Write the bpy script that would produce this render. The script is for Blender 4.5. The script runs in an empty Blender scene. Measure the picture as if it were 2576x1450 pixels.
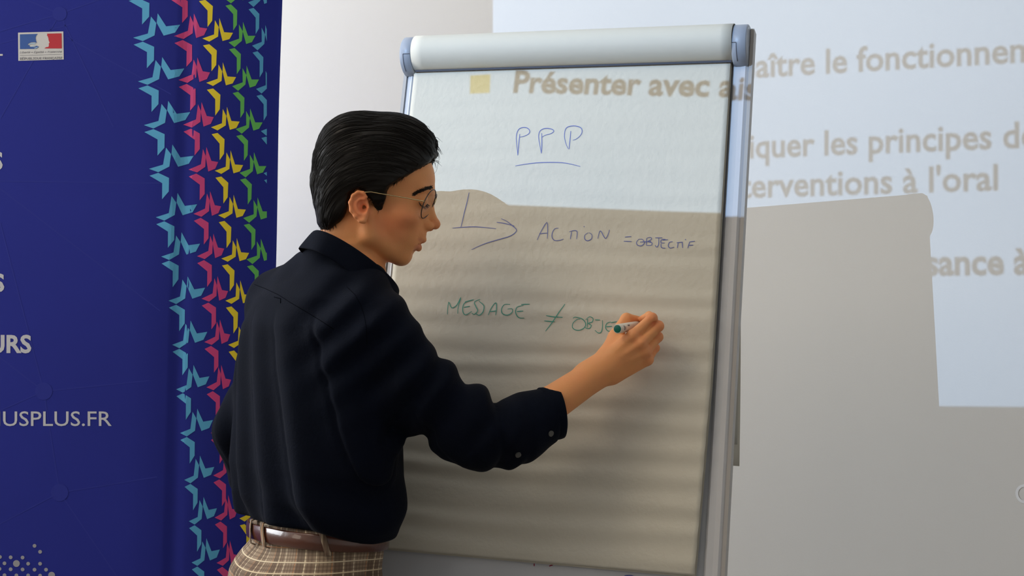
import bpy, math, os, random
import numpy as np
from mathutils import Vector, Matrix
from mathutils.bvhtree import BVHTree

random.seed(7); rng = np.random.default_rng(7)
SC = bpy.context.scene
COL = SC.collection

# ------------------------------------------------------------------ camera
DZ = -0.22
C0 = np.array([0.0, 0.0, 1.5 + DZ])
FPX, PIT, ROL = 3867.64, 0.06257, 0.01501
_d = np.array([0, math.cos(PIT), math.sin(PIT)])
_u0 = np.array([0, -math.sin(PIT), math.cos(PIT)])
_r0 = np.array([1.0, 0, 0])
_r = _r0*math.cos(ROL) + _u0*math.sin(ROL)
_u = -_r0*math.sin(ROL) + _u0*math.cos(ROL)
cam_d = bpy.data.cameras.new('camera')
cam = bpy.data.objects.new('camera', cam_d); COL.objects.link(cam)
cam_d.sensor_width = 36.0
cam_d.lens = FPX/2576*36.0
cam_d.clip_start = 0.05
m = Matrix(((_r[0], _u[0], -_d[0], C0[0]), (_r[1], _u[1], -_d[1], C0[1]), (_r[2], _u[2], -_d[2], C0[2]), (0, 0, 0, 1)))
cam.matrix_world = m
SC.camera = cam

# ------------------------------------------------------------------ colour management, world
SC.view_settings.view_transform = 'Standard'
SC.view_settings.look = 'None'
SC.view_settings.gamma = 1.0
SC.view_settings.use_curve_mapping = False
SC.view_settings.exposure = 0.75
world = bpy.data.worlds.new('sky'); SC.world = world; world.use_nodes = True
wn = world.node_tree.nodes['Background']
wn.inputs[0].default_value = (0.75, 0.86, 1.0, 1); wn.inputs[1].default_value = 1.0

# room frame: wall_back runs along WR, faces NW
YW = 0.47943
WR = np.array([math.cos(YW), -math.sin(YW), 0.0]); NW = np.array([-math.sin(YW), -math.cos(YW), 0.0]); ZZ = np.array([0, 0, 1.0])
W0 = np.array([0, 3.9713, 0.0])
CEIL = 3.55
S_L, S_R, T_B = -2.6, 4.2, 7.2
def RM(s, t, z): return W0 + s*WR + t*NW + z*ZZ

def area_light(name, pos, target, sx, sy, power, col, spread=180):
    l = bpy.data.lights.new(name, 'AREA'); l.shape = 'RECTANGLE'; l.size = sx; l.size_y = sy
    l.energy = power; l.color = col; l.spread = math.radians(spread)
    o = bpy.data.objects.new(name, l); COL.objects.link(o)
    o.location = pos
    o.rotation_euler = (Vector(target)-Vector(pos)).to_track_quat('-Z', 'Y').to_euler()
    return o
WIN_T0, WIN_T1, WIN_Z0, WIN_Z1 = 0.85, 2.95, 1.25, 3.1
area_light('window_light', RM(S_L+0.05, (WIN_T0+WIN_T1)/2, (WIN_Z0+WIN_Z1)/2), RM(S_L+1.05, (WIN_T0+WIN_T1)/2, (WIN_Z0+WIN_Z1)/2), WIN_T1-WIN_T0-.1, WIN_Z1-WIN_Z0-.1, 62, (0.96, 0.98, 1.0))
# warm fill lamp added at the second window, behind the camera
area_light('window_light_rear', RM(S_L+0.05, 5.2, 2.15), RM(S_L+1.05, 5.2, 2.1), 1.75, 1.7, 14, (1.0, 0.86, 0.70))
# warm fill added under the ceiling to grade the wall's brightness
area_light('ceiling_light', RM(-0.5, 2.9, CEIL-0.08), RM(-0.5, 2.9, 0), 1.2, 1.2, 14, (1.0, 0.84, 0.64))

# projector light: everything that blocks it is real geometry (slide in the projector)
PJ = np.array([-1.92168, -0.01509, 3.33332 + DZ])
sl = bpy.data.lights.new('projector_lamp', 'SPOT'); sl.energy = 240; sl.color = (0.41, 0.65, 1.0)
sl.spot_size = math.radians(60); sl.spot_blend = 0.0; sl.shadow_soft_size = 0.00011
slo = bpy.data.objects.new('projector_lamp', sl); COL.objects.link(slo); slo.location = PJ
_aim = RM(0.6, 0, 1.95)
slo.rotation_euler = (Vector(_aim)-Vector(PJ)).to_track_quat('-Z', 'Y').to_euler()

# ------------------------------------------------------------------ geometry helpers
def ray(px, py): return _d + (px-1288)/FPX*_r - (py-725)/FPX*_u
def W(px, py, Z): return C0 + ray(px, py)*Z
def hit_plane(px, py, O, n):
    d = ray(px, py); return C0 + d*(((O-C0) @ n)/(d @ n))
def on_wall(px, py): return hit_plane(px, py, W0, NW)

# flip chart frame
CO = np.array([-0.1960, 3.0698, 2.1260 + DZ])
CR = np.array([0.9538, -0.3000, -0.0177]); CR /= np.linalg.norm(CR)
CN = np.array([-0.2916, -0.9383, 0.1859]); CN -= CR*(CN@CR); CN /= np.linalg.norm(CN)
CU = np.cross(CN, CR); CU = CU if CU[2] > 0 else -CU
def CH(a, b, n=0.0): return CO + a*CR - b*CU + n*CN
def chart_ab(px, py):
    q = hit_plane(px, py, CO, CN) - CO
    return q @ CR, -(q @ CU)

def mat(name, col, rough=0.6, metal=0.0, spec=0.5, bump=0.0, bscale=50.0, var=0.0, vscale=5.0, sheen=0.0, coat=0.0, trans=0.0, sss=0.0):
    m = bpy.data.materials.new(name); m.use_nodes = True
    nt = m.node_tree; b = nt.nodes['Principled BSDF']
    b.inputs['Base Color'].default_value = (*col, 1)
    b.inputs['Roughness'].default_value = rough
    b.inputs['Metallic'].default_value = metal
    b.inputs['Specular IOR Level'].default_value = spec
    if sheen: b.inputs['Sheen Weight'].default_value = sheen; b.inputs['Sheen Roughness'].default_value = 0.4
    if coat: b.inputs['Coat Weight'].default_value = coat
    if trans: b.inputs['Transmission Weight'].default_value = trans
    if sss:
        b.inputs['Subsurface Weight'].default_value = sss
        b.inputs['Subsurface Radius'].default_value = (0.9, 0.35, 0.2); b.inputs['Subsurface Scale'].default_value = 0.006
    tc = nt.nodes.new('ShaderNodeTexCoord')
    if var:
        nz = nt.nodes.new('ShaderNodeTexNoise'); nz.inputs['Scale'].default_value = vscale; nz.inputs['Detail'].default_value = 4
        nt.links.new(tc.outputs['Object'], nz.inputs['Vector'])
        mx = nt.nodes.new('ShaderNodeMix'); mx.data_type = 'RGBA'
        mx.inputs[6].default_value = (*[c*(1-var) for c in col], 1); mx.inputs[7].default_value = (*[min(1, c*(1+var)) for c in col], 1)
        nt.links.new(nz.outputs['Fac'], mx.inputs[0]); nt.links.new(mx.outputs[2], b.inputs['Base Color'])
    if bump:
        n2 = nt.nodes.new('ShaderNodeTexNoise'); n2.inputs['Scale'].default_value = bscale; n2.inputs['Detail'].default_value = 5
        nt.links.new(tc.outputs['Object'], n2.inputs['Vector'])
        bp = nt.nodes.new('ShaderNodeBump'); bp.inputs['Strength'].default_value = bump; bp.inputs['Distance'].default_value = 0.01
        nt.links.new(n2.outputs['Fac'], bp.inputs['Height']); nt.links.new(bp.outputs[0], b.inputs['Normal'])
    return m

def mesh_obj(name, V, F, material, parent=None, smooth=False):
    me = bpy.data.meshes.new(name)
    V = np.asarray(V, dtype=float)
    me.from_pydata([tuple(v) for v in V.tolist()], [], [tuple(f) for f in F])
    me.update()
    me.materials.append(material)
    if smooth: me.polygons.foreach_set('use_smooth', np.ones(len(me.polygons), dtype=bool))
    o = bpy.data.objects.new(name, me); COL.objects.link(o)
    if parent is not None:
        o.parent = parent; o.matrix_parent_inverse = Matrix.Translation(-parent.location) if parent.type == 'EMPTY' else Matrix.Identity(4)
    return o
def empty(name, loc, label, cat, group=None):
    o = bpy.data.objects.new(name, None); COL.objects.link(o); o.location = loc; o.empty_display_size = .1
    o['label'] = label; o['category'] = cat
    if group: o['group'] = group
    return o
def structure(o): o['kind'] = 'structure'; return o

class MB:
    def __init__(s): s.V = []; s.F = []
    def quad(s, a, b, c, d):
        k = len(s.V); s.V += [a, b, c, d]; s.F.append((k, k+1, k+2, k+3))
    def box(s, o, ax, ay, az):     # o = corner, ax ay az = edge vectors
        o, ax, ay, az = map(np.asarray, (o, ax, ay, az)); k = len(s.V)
        for i in (0, 1):
            for j in (0, 1):
                for l in (0, 1): s.V.append(o+ax*i+ay*j+az*l)
        for f in ((0, 1, 3, 2), (4, 6, 7, 5), (0, 4, 5, 1), (2, 3, 7, 6), (0, 2, 6, 4), (1, 5, 7, 3)):
            s.F.append(tuple(k+x for x in f))
    def tube(s, pts, r, n=10, cap=True, flat=None):
        pts = [np.asarray(p, float) for p in pts]; N = len(pts); k = len(s.V)
        rr = r if hasattr(r, '__len__') else [r]*N
        ref = None
        for i, p in enumerate(pts):
            t = pts[min(i+1, N-1)]-pts[max(i-1, 0)]; t = t/(np.linalg.norm(t)+1e-12)
            if ref is None:
                ref = np.cross(t, [0, 0, 1.]) if abs(t[2]) < .9 else np.cross(t, [1., 0, 0])
            ref = ref-t*(ref@t); ref /= np.linalg.norm(ref)+1e-12
            b = np.cross(t, ref)
            for j in range(n):
                a = 2*math.pi*j/n; s.V.append(p+rr[i]*(ref*math.cos(a)+b*math.sin(a)))
        for i in range(N-1):
            for j in range(n):
                j2 = (j+1) % n; s.F.append((k+i*n+j, k+i*n+j2, k+(i+1)*n+j2, k+(i+1)*n+j))
        if cap:
            s.F.append(tuple(k+j for j in reversed(range(n)))); s.F.append(tuple(k+(N-1)*n+j for j in range(n)))
    def prism(s, poly, ext):       # poly: list of 3d points, ext vector
        k = len(s.V); n = len(poly); ext = np.asarray(ext)
        s.V += [np.asarray(p) for p in poly]+[np.asarray(p)+ext for p in poly]
        s.F.append(tuple(range(k, k+n))); s.F.append(tuple(reversed(range(k+n, k+2*n))))
        for i in range(n):
            j = (i+1) % n; s.F.append((k+i, k+n+i, k+n+j, k+j))
    def grid(s, P, closed_u=False):   # P[i][j]
        P = np.asarray(P); nu, nv = P.shape[:2]; k = len(s.V); s.V += list(P.reshape(-1, 3))
        for i in range(nu if closed_u else nu-1):
            for j in range(nv-1):
                i2 = (i+1) % nu; s.F.append((k+i*nv+j, k+i2*nv+j, k+i2*nv+j+1, k+i*nv+j+1))
    def make(s, name, material, parent=None, smooth=False): return mesh_obj(name, s.V, s.F, material, parent, smooth)

def solidify(o, th, off=0):
    md = o.modifiers.new('solid', 'SOLIDIFY'); md.thickness = th; md.offset = off; return o
def bevel(o, w, seg=2):
    md = o.modifiers.new('bevel', 'BEVEL'); md.width = w; md.segments = seg; md.limit_method = 'ANGLE'; return o

# ---- text
FONT = None
try:
    _fp = os.path.join(bpy.utils.resource_path('LOCAL'), 'datafiles', 'fonts', 'Inter.woff2')
    if os.path.exists(_fp): FONT = bpy.data.fonts.load(_fp)
except Exception: FONT = None
def text2d(body, offset=0.0, shear=0.0, spacing=1.0, font=True):
    c = bpy.data.curves.new('txt', 'FONT'); c.body = body; c.size = 1.0; c.offset = offset; c.shear = shear
    c.space_character = spacing; c.resolution_u = 3
    if FONT and font: c.font = FONT
    o = bpy.data.objects.new('txt', c); COL.objects.link(o)
    dg = bpy.context.evaluated_depsgraph_get(); me = bpy.data.meshes.new_from_object(o.evaluated_get(dg))
    V = np.array([v.co[:] for v in me.vertices]).reshape(-1, 3)[:, :2]; F = [tuple(p.vertices) for p in me.polygons]
    bpy.data.objects.remove(o); bpy.data.meshes.remove(me); bpy.data.curves.remove(c)
    return V, F
def text_w(body, offset=0.0, spacing=1.0, font=True):
    V, F = text2d(body, offset, 0, spacing, font); return V[:, 0].min(), V[:, 0].max()

# ---- surface nets
def surface_nets(F, o, h):
    S = F < 0
    nx, ny, nz = F.shape
    cell = np.zeros((nx-1, ny-1, nz-1), np.uint8)
    for i in (0, 1):
        for j in (0, 1):
            for k in (0, 1): cell += S[i:nx-1+i, j:ny-1+j, k:nz-1+k]
    act = (cell > 0) & (cell < 8); ci = np.argwhere(act)
    idx = -np.ones(act.shape, np.int32); idx[act] = np.arange(len(ci))
    acc = np.zeros((len(ci), 3)); cnt = np.zeros(len(ci))
    cs = [(i, j, k) for i in (0, 1) for j in (0, 1) for k in (0, 1)]
    val = {c: F[ci[:, 0]+c[0], ci[:, 1]+c[1], ci[:, 2]+c[2]].astype(float) for c in cs}
    for a in cs:
        for ax in range(3):
            if a[ax]: continue
            b = list(a); b[ax] = 1; b = tuple(b)
            va, vb = val[a], val[b]; mk = (va < 0) != (vb < 0)
            t = np.where(mk, va/np.where(mk, va-vb, 1), 0)
            for d in range(3): acc[:, d] += np.where(mk, a[d]+(t if d == ax else 0), 0)
            cnt += mk
    V = (ci+acc/cnt[:, None])*h+o
    Q = []
    for ax in range(3):
        sl0 = [slice(None)]*3; sl1 = [slice(None)]*3; sl0[ax] = slice(0, -1); sl1[ax] = slice(1, None)
        s0 = S[tuple(sl0)]; s1 = S[tuple(sl1)]
        e = np.argwhere(s0 != s1); a1, a2 = [(1, 2), (2, 0), (0, 1)][ax]
        e = e[(e[:, a1] > 0) & (e[:, a2] > 0) & (e[:, a1] < F.shape[a1]-1) & (e[:, a2] < F.shape[a2]-1)]
        fl = s0[e[:, 0], e[:, 1], e[:, 2]]
        def g(d1, d2):
            c = e.copy(); c[:, a1] -= d1; c[:, a2] -= d2; return idx[c[:, 0], c[:, 1], c[:, 2]]
        q = np.stack([g(1, 1), g(0, 1), g(0, 0), g(1, 0)], 1)
        q[~fl] = q[~fl][:, ::-1]
        Q.append(q)
    return V, np.concatenate(Q)

class SDF:
    """ordered list of smooth union / subtract / displacement operations"""
    def __init__(s): s.ops = []
    def add(s, fn, c, R, k=0.01, op='u'): s.ops.append((op, fn, np.asarray(c, float), R, k)); return s
    def cone(s, a, b, ra, rb, k=0.01, op='u', flat=None):
        a = np.asarray(a, float); b = np.asarray(b, float); ba = b-a; L = ba@ba
        def fn(p):
            q = p-a; t = np.clip(q@ba/L, 0, 1); d = q-t[:, None]*ba
            if flat is not None:      # flatten along unit vector flat[0] by factor flat[1] (<1 is thinner)
                nv, fk = flat; dn = d@nv; d = d+np.outer(dn*(1/fk-1), nv)
                return (np.linalg.norm(d, axis=1)-(ra+(rb-ra)*t))*max(fk, .6)
            return np.linalg.norm(d, axis=1)-(ra+(rb-ra)*t)
        s.add(fn, (a+b)/2, np.linalg.norm(ba)/2+max(ra, rb)*1.05, k, op); return s
    def ell(s, c, r, M, k=0.01, op='u'):
        c = np.asarray(c, float); r = np.asarray(r, float); M = np.asarray(M, float)   # rows of M = axes
        def fn(p):
            q = (p-c)@M.T; k0 = np.linalg.norm(q/r, axis=1); k1 = np.linalg.norm(q/(r*r), axis=1)
            return np.where(k1 > 1e-9, k0*(k0-1)/np.maximum(k1, 1e-9), -r.min())
        s.add(fn, c, r.max(), k, op); return s
    def sph(s, c, r, k=0.01, op='u'): return s.ell(c, (r, r, r), np.eye(3), k, op)
    def ev(s, p, cull=None):
        f = np.full(len(p), 0.3)
        for op, fn, c, R, k in s.ops:
            if cull is not None and R < 50:
                if np.linalg.norm(cull[0]-c)-R-cull[1] > (0.05+k): continue
            if op == 'w': f = fn(p, f); continue
            d = fn(p)
            if op == 'u': hh = np.clip(.5+.5*(f-d)/k, 0, 1); f = f+(d-f)*hh-k*hh*(1-hh)
            elif op == 's': d = -d; hh = np.clip(.5+.5*(d-f)/k, 0, 1); f = f+(d-f)*hh+k*hh*(1-hh)
            elif op == 'i': hh = np.clip(.5+.5*(d-f)/k, 0, 1); f = f+(d-f)*hh+k*hh*(1-hh)
        return f
    def mesh(s, lo, hi, h, B=14):
        lo = np.asarray(lo, float); hi = np.asarray(hi, float)
        nb = np.ceil((hi-lo)/(h*B)).astype(int); n = nb*B+1
        F = np.full(n, 1.0, np.float32)
        g = np.indices(nb).reshape(3, -1).T
        cen = lo+(g+.5)*B*h; rad = B*h*.87
        fc = s.ev(cen)
        loc = np.indices((B+1,)*3).reshape(3, -1).T
        for (bi, c, f0) in zip(g, cen, fc):
            i0 = bi*B
            if abs(f0) > rad*1.5+.02:
                F[i0[0]:i0[0]+B+1, i0[1]:i0[1]+B+1, i0[2]:i0[2]+B+1] = f0; continue
        for (bi, c, f0) in zip(g, cen, fc):
            if abs(f0) > rad*1.5+.02: continue
            i0 = bi*B
            v = s.ev(lo+(loc+i0)*h, (c, rad))
            F[i0[0]:i0[0]+B+1, i0[1]:i0[1]+B+1, i0[2]:i0[2]+B+1] = v.reshape(B+1, B+1, B+1)
        return surface_nets(F, lo, h)

def net_obj(name, V, Q, material, parent=None):
    me = bpy.data.meshes.new(name)
    me.vertices.add(len(V)); me.vertices.foreach_set('co', V.astype(np.float32).ravel())
    me.loops.add(len(Q)*4); me.loops.foreach_set('vertex_index', Q.astype(np.int32).ravel())
    me.polygons.add(len(Q)); me.polygons.foreach_set('loop_start', np.arange(0, len(Q)*4, 4, dtype=np.int32))
    me.update(calc_edges=True); me.validate()
    me.polygons.foreach_set('use_smooth', np.ones(len(me.polygons), dtype=bool))
    me.materials.append(material)
    o = bpy.data.objects.new(name, me); COL.objects.link(o)
    if parent is not None:
        o.parent = parent; o.matrix_parent_inverse = Matrix.Translation(-parent.location) if parent.type == 'EMPTY' else Matrix.Identity(4)
    return o
def relax(V, Q, it=2, lam=.5):
    n = len(V); e = np.concatenate([Q[:, [0, 1]], Q[:, [1, 2]], Q[:, [2, 3]], Q[:, [3, 0]]])
    cnt = np.maximum(np.bincount(e[:, 0], minlength=n)+np.bincount(e[:, 1], minlength=n), 1)
    for _ in range(it):
        S_ = np.stack([np.bincount(e[:, 0], V[e[:, 1], d], n)+np.bincount(e[:, 1], V[e[:, 0], d], n) for d in range(3)], 1)
        V = V+(S_/cnt[:, None]-V)*lam
    return V
def noise3(p, f, seed=0):       # cheap smooth pseudo-noise from summed sines
    r = np.random.default_rng(seed); out = 0
    for i in range(6):
        k = r.normal(size=3); k /= np.linalg.norm(k); out = out+np.sin(p@(k*f*(0.7+.6*r.random()))+r.random()*6.28)
    return out/6

# ------------------------------------------------------------------ materials
M_wall = mat('white wall paint', (0.755, 0.745, 0.72), .9, bump=.03, bscale=220)
M_ceil = mat('ceiling paint', (0.82, 0.82, 0.80), .95)
M_floor = mat('grey vinyl floor', (0.16, 0.14, 0.12), .5, var=.15, vscale=8)
M_base = mat('grey skirting', (0.55, 0.55, 0.54), .5)
M_frame = mat('white window frame', (0.8, 0.8, 0.8), .4)
M_glass = mat('window glass', (1, 1, 1), .02, trans=1.0)
M_plast = mat('light blue grey plastic', (0.36, 0.40, 0.47), .38, bump=.02, bscale=300)
M_board = mat('white enamel board', (0.66, 0.68, 0.72), .28, coat=.2)
M_rail = mat('white painted rail', (0.64, 0.65, 0.68), .5)
M_railside = mat('grey aluminium rail side', (0.46, 0.44, 0.42), .5)
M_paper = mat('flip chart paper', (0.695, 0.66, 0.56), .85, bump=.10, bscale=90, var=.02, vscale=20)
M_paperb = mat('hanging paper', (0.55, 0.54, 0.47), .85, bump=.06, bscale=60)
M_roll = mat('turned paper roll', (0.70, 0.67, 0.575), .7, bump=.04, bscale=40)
M_dark = mat('dark gap plastic', (0.06, 0.06, 0.08), .6)  # shared by the latch lines and the painted shadow under the roll
M_steel = mat('grey steel tube', (0.5, 0.5, 0.52), .35, metal=.8)
M_inkblue = mat('blue marker ink', (0.12, 0.15, 0.44), .6)
M_inkgreen = mat('green marker ink', (0.06, 0.34, 0.26), .6)
M_inkred = mat('red marker ink', (0.35, 0.02, 0.06), .6)
M_black = mat('black plastic', (0.02, 0.02, 0.022), .4)
M_pwhite = mat('projector white plastic', (0.75, 0.75, 0.75), .4)

# ------------------------------------------------------------------ room
def slab(name, corners, th, material):
    b = MB(); c = [np.asarray(x) for x in corners]; n = np.cross(c[1]-c[0], c[2]-c[0]); n /= np.linalg.norm(n)
    b.prism(c, n*th); return structure(b.make(name, material))
slab('floor', [RM(S_L-.1, -.1, 0), RM(S_R+.1, -.1, 0), RM(S_R+.1, T_B+.1, 0), RM(S_L-.1, T_B+.1, 0)], .1, M_floor)
slab('ceiling', [RM(S_L-.1, -.1, CEIL), RM(S_L-.1, T_B+.1, CEIL), RM(S_R+.1, T_B+.1, CEIL), RM(S_R+.1, -.1, CEIL)], .1, M_ceil)
wall_back = MB(); wall_back.box(RM(S_L-.1, 0, 0), WR*(S_R-S_L+.2), -NW*.1, ZZ*CEIL); wall_back = structure(wall_back.make('wall_back', M_wall))
b = MB(); b.box(RM(S_R, 0, 0), WR*.1, NW*T_B, ZZ*CEIL); structure(b.make('wall_right', M_wall))
b = MB(); b.box(RM(S_L-.1, T_B, 0), WR*(S_R-S_L+.2), NW*.1, ZZ*CEIL); structure(b.make('wall_rear', M_wall))
b = MB()
def lw(t0, t1, z0, z1): b.box(RM(S_L-.1, t0, z0), WR*.1, NW*(t1-t0), ZZ*(z1-z0))
WINS = [(WIN_T0, WIN_T1), (4.25, 6.15)]
lw(0, WINS[0][0], 0, CEIL); lw(WINS[0][1], WINS[1][0], 0, CEIL); lw(WINS[1][1], T_B, 0, CEIL)
for t0, t1 in WINS: lw(t0, t1, 0, WIN_Z0); lw(t0, t1, WIN_Z1, CEIL)
structure(b.make('wall_left', M_wall))
for i, (t0, t1) in enumerate(WINS):
    b = MB(); w = .05; x = S_L-.08
    for (ta, tb, za, zb) in ((t0, t1, WIN_Z0, WIN_Z0+w), (t0, t1, WIN_Z1-w, WIN_Z1), (t0, t0+w, WIN_Z0, WIN_Z1), (t1-w, t1, WIN_Z0, WIN_Z1), ((t0+t1)/2-.03, (t0+t1)/2+.03, WIN_Z0, WIN_Z1)):
        b.box(RM(x, ta, za), WR*.05, NW*(tb-ta), ZZ*(zb-za))
    wo = structure(b.make('window_%d' % (i+1), M_frame))
    g = MB(); g.box(RM(x+.02, t0+w, WIN_Z0+w), WR*.006, NW*(t1-t0-2*w), ZZ*(WIN_Z1-WIN_Z0-2*w)); g.make('pane', M_glass, wo)
b = MB(); b.box(RM(S_L, 0, 0), WR*(S_R-S_L), NW*.015, ZZ*.08); structure(b.make('baseboard_back', M_base))

# faint ring mark on the wall at the right edge of the picture
b = MB(); rc = on_wall(2577, 1243); pts = [rc+NW*.0008+.016*(WR*math.cos(a)+ZZ*1.1*math.sin(a)) for a in np.linspace(.9, 5.4, 24)]
def ribbon(b, pts, nrm, w, taper=True):
    pts = [np.asarray(p) for p in pts]; N = len(pts); k = len(b.V)
    for i, p in enumerate(pts):
        t = pts[min(i+1, N-1)]-pts[max(i-1, 0)]; t = t/(np.linalg.norm(t)+1e-12); n = nrm[i] if hasattr(nrm, 'ndim') and nrm.ndim == 2 else nrm
        s = np.cross(n, t); s /= np.linalg.norm(s)+1e-12
        ww = w*(.55+.45*math.sin(math.pi*min(1, max(0, (i+.6)/(N))))) if taper else w
        b.V += [p-s*ww/2, p+s*ww/2]
    for i in range(N-1): b.F.append((k+2*i, k+2*i+1, k+2*i+3, k+2*i+2))
ribbon(b, pts, NW, .006, False); b.make('ring_mark', mat('pale ring mark', (.9, .92, .95), .8), wall_back)

# ------------------------------------------------------------------ projector with its slide (casts the projected picture)
KS = 0.03
def slide_pt(Q, k=KS): return PJ+(np.asarray(Q)-PJ)*k
M_mask = mat('opaque slide mask', (0.01, 0.01, 0.01), .9)
proj = empty('projector', RM(.13, 4.42, PJ[2]), 'white ceiling projector throwing the slide onto the wall and flip chart', 'projector')
b = MB()
# housing: shell around the lamp, open toward the slide
hw, hh_, dep = .16, .075, .26
o = PJ-NW*0.0
cz = PJ
front = .145; back = -.17
fr = -NW
# slide centre offset so the aperture sits in the front face
b.box(cz+fr*back-WR*hw+ZZ*-(.13), WR*2*hw, fr*(front-back), ZZ*.012)            # bottom
b.box(cz+fr*back-WR*hw+ZZ*(.06), WR*2*hw, fr*(front-back), ZZ*.012)             # top
b.box(cz+fr*back-WR*hw-ZZ*.13, WR*.012, fr*(front-back), ZZ*.2)
b.box(cz+fr*back+WR*(hw-.012)-ZZ*.13, WR*.012, fr*(front-back), ZZ*.2)
b.box(cz+fr*back-WR*hw-ZZ*.13, WR*2*hw, fr*.012, ZZ*.2)
b.make('housing', M_pwhite, proj)
b = MB(); b.tube([cz+fr*-.05+ZZ*.07, np.array([cz[0], cz[1], CEIL])+fr*-.05], .02, 14); b.make('ceiling_pole', M_pwhite, proj)
b = MB(); b.tube([np.array([cz[0], cz[1], CEIL-.02])+fr*-.05, np.array([cz[0], cz[1], CEIL])+fr*-.05], .07, 20); b.make('ceiling_plate', M_pwhite, proj)
# mask plate with the picture window: lower-left corner of picture and borders (wall coordinates s, z)
WB = lambda s, z: RM(s, 0, z)
L0, R0, B0, T0 = -0.071, 2.45, None, 2.75
def bot(s): return 1.2335+(s+.053)*0.0104
inner = [WB(L0+.018, bot(L0)), WB(R0, bot(R0)), WB(R0, T0), WB(L0-.006, T0)]
oc = [cz+fr*.1326-WR*(hw-.012)-ZZ*.118, cz+fr*.1326+WR*(hw-.012)-ZZ*.118, cz+fr*.1326+WR*(hw-.012)+ZZ*.06, cz+fr*.1326-WR*(hw-.012)+ZZ*.06]
ip = [slide_pt(q) for q in inner]
b = MB()
for i in range(4):
    j = (i+1) % 4; b.quad(oc[i], oc[j], ip[j], ip[i])
slide_frame = b.make('slide_mask', M_mask, proj)
slet = MB()
XH = 0.0375/text2d('x', 0, 0, 1, False)[0][:, 1].max()       # letter size on the wall
def wall_text(body, pre, pA, post, pB, size=XH, off=.022):
    """text whose prefix `pre` ends at wall point pA and whose prefix `post` ends at pB"""
    V, F = text2d(body, off, 0, 1, False)
    uA = text_w(pre, off, 1, False)[1] if pre else V[:, 0].min(); uB = text_w(post, off, 1, False)[1]
    A = on_wall(*pA); B = on_wall(*pB)
    k = len(slet.V)
    for u, v in V:
        t = (u-uA)/(uB-uA); slet.V.append(slide_pt(A+(B-A)*t+ZZ*v*size))
    for f in F: slet.F.append(tuple(k+i for i in f))
wall_text('Connaître le fonctionnement', 'Conn', (1898, 195), 'Connaître le fonctionne', (2537, 158))
wall_text('Appliquer les principes de', 'Appl', (1879, 398), 'Appliquer les principes', (2495, 374))
wall_text("interventions à l'oral", 'int', (1891, 497), "interventions à l'oral", (2511, 478))
wall_text('Présenter avec aisance à', '', (1770, 699), 'Présenter avec aisance', (2526, 690), off=.032)
lt = slet.make('projected_lettering', M_mask, slide_frame)
# yellow bullet film
def chart_to_wall(px, py):
    Q = hit_plane(px, py, CO, CN); d = Q-PJ; return PJ+d*(((W0-PJ)@NW)/(d@NW))
my = bpy.data.materials.new('yellow film'); my.use_nodes = True; nt = my.node_tree; nt.nodes.clear()
t_ = nt.nodes.new('ShaderNodeBsdfTransparent'); t_.inputs[0].default_value = (1, .62, .08, 1); mo = nt.nodes.new('ShaderNodeOutputMaterial'); nt.links.new(t_.outputs[0], mo.inputs[0])
b = MB(); q = [slide_pt(chart_to_wall(*p), KS*.995) for p in ((1187, 194), (1238, 191), (1236, 238), (1186, 240))]
b.quad(*q); b.make('bullet_film', my, slide_frame)
for (px, py) in ((1668, 190), (1668, 385)):
    c_ = on_wall(px, py); b = MB(); b.quad(*[slide_pt(c_+WR*x*.026+ZZ*z*.022, KS*.995) for x, z in ((-1, -1), (1, -1), (1, 1), (-1, 1))]); b.make('bullet_film', my, slide_frame)

# ------------------------------------------------------------------ flip chart
chart = empty('flip_chart', (CH(.32, .5)[0], CH(.32, .5)[1], 0), 'white flip chart easel with paper pad, lit across its top by the projected slide', 'flip chart')
AL, AR, BB = -.010, .640, 1.06      # board between the rails
b = MB(); b.box(CH(AL, -.05, -.022), CR*(AR-AL), -CU*(BB+.05), CN*.008); b.make('board', M_board, chart)
def rail(a0, a1, name='rail'):
    b = MB()
    prof = [(a0, -.024), (a1, -.024), (a1, -.006), (a1-.006, -.0015), (a0+(a1-a0)*.5, -.004), (a0+.004, -.004), (a0, -.008)]
    b.prism([CH(a, -.068, n) for a, n in prof], -CU*(BB+.068)); return b.make(name, M_rail, chart)
rail(-.0365+.012, -.0065)
rail(AR-.004, .6672)
b = MB(); b.box(CH(.6674, -.069, -.030), CR*.0065, -CU*(BB+.069), CN*.027); b.make('rail_side', M_railside, chart)
b = MB(); b.box(CH(-.0315, -.069, -.030), CR*.0065, -CU*(BB+.069), CN*.027); b.make('rail_side', M_railside, chart)
# tray
b = MB(); b.box(CH(.06, BB+.001, -.03), CR*.58, -CU*.012, CN*.09); b.box(CH(.06, BB-.012, .054), CR*.58, -CU*.016, CN*.006); bevel(b.make('pen_tray', M_plast, chart), .003)
# legs
for a in (.02, .61):
    b = MB(); p0 = CH(a, BB-.05, -.04); dirv = -CU; p1 = p0+dirv*(p0[2]-.012)/abs(dirv[2]); b.tube([p0, p1], .012, 14); lg = b.make('leg', M_steel, chart)
    b = MB(); b.tube([p1+np.array([0, 0, .03]), p1+np.array([0, 0, -.011])], .017, 14); b.make('rubber_foot', M_black, lg)
p0 = CH(.32, .25, -.05); p1 = np.array([CH(.32, .9)[0]+.16, CH(.32, .9)[1]+.62, .012]); b = MB(); b.tube([p0, p1], .012, 14); lg = b.make('leg', M_steel, chart)
b = MB(); b.tube([p1+np.array([0, 0, .03]), p1-np.array([0, 0, .011])], .017, 14); b.make('rubber_foot', M_black, lg)
b = MB(); b.box(CH(.26, .22, -.05), CR*.12, -CU*.06, CN*.028); b.make('leg_bracket', M_steel, chart)
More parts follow.
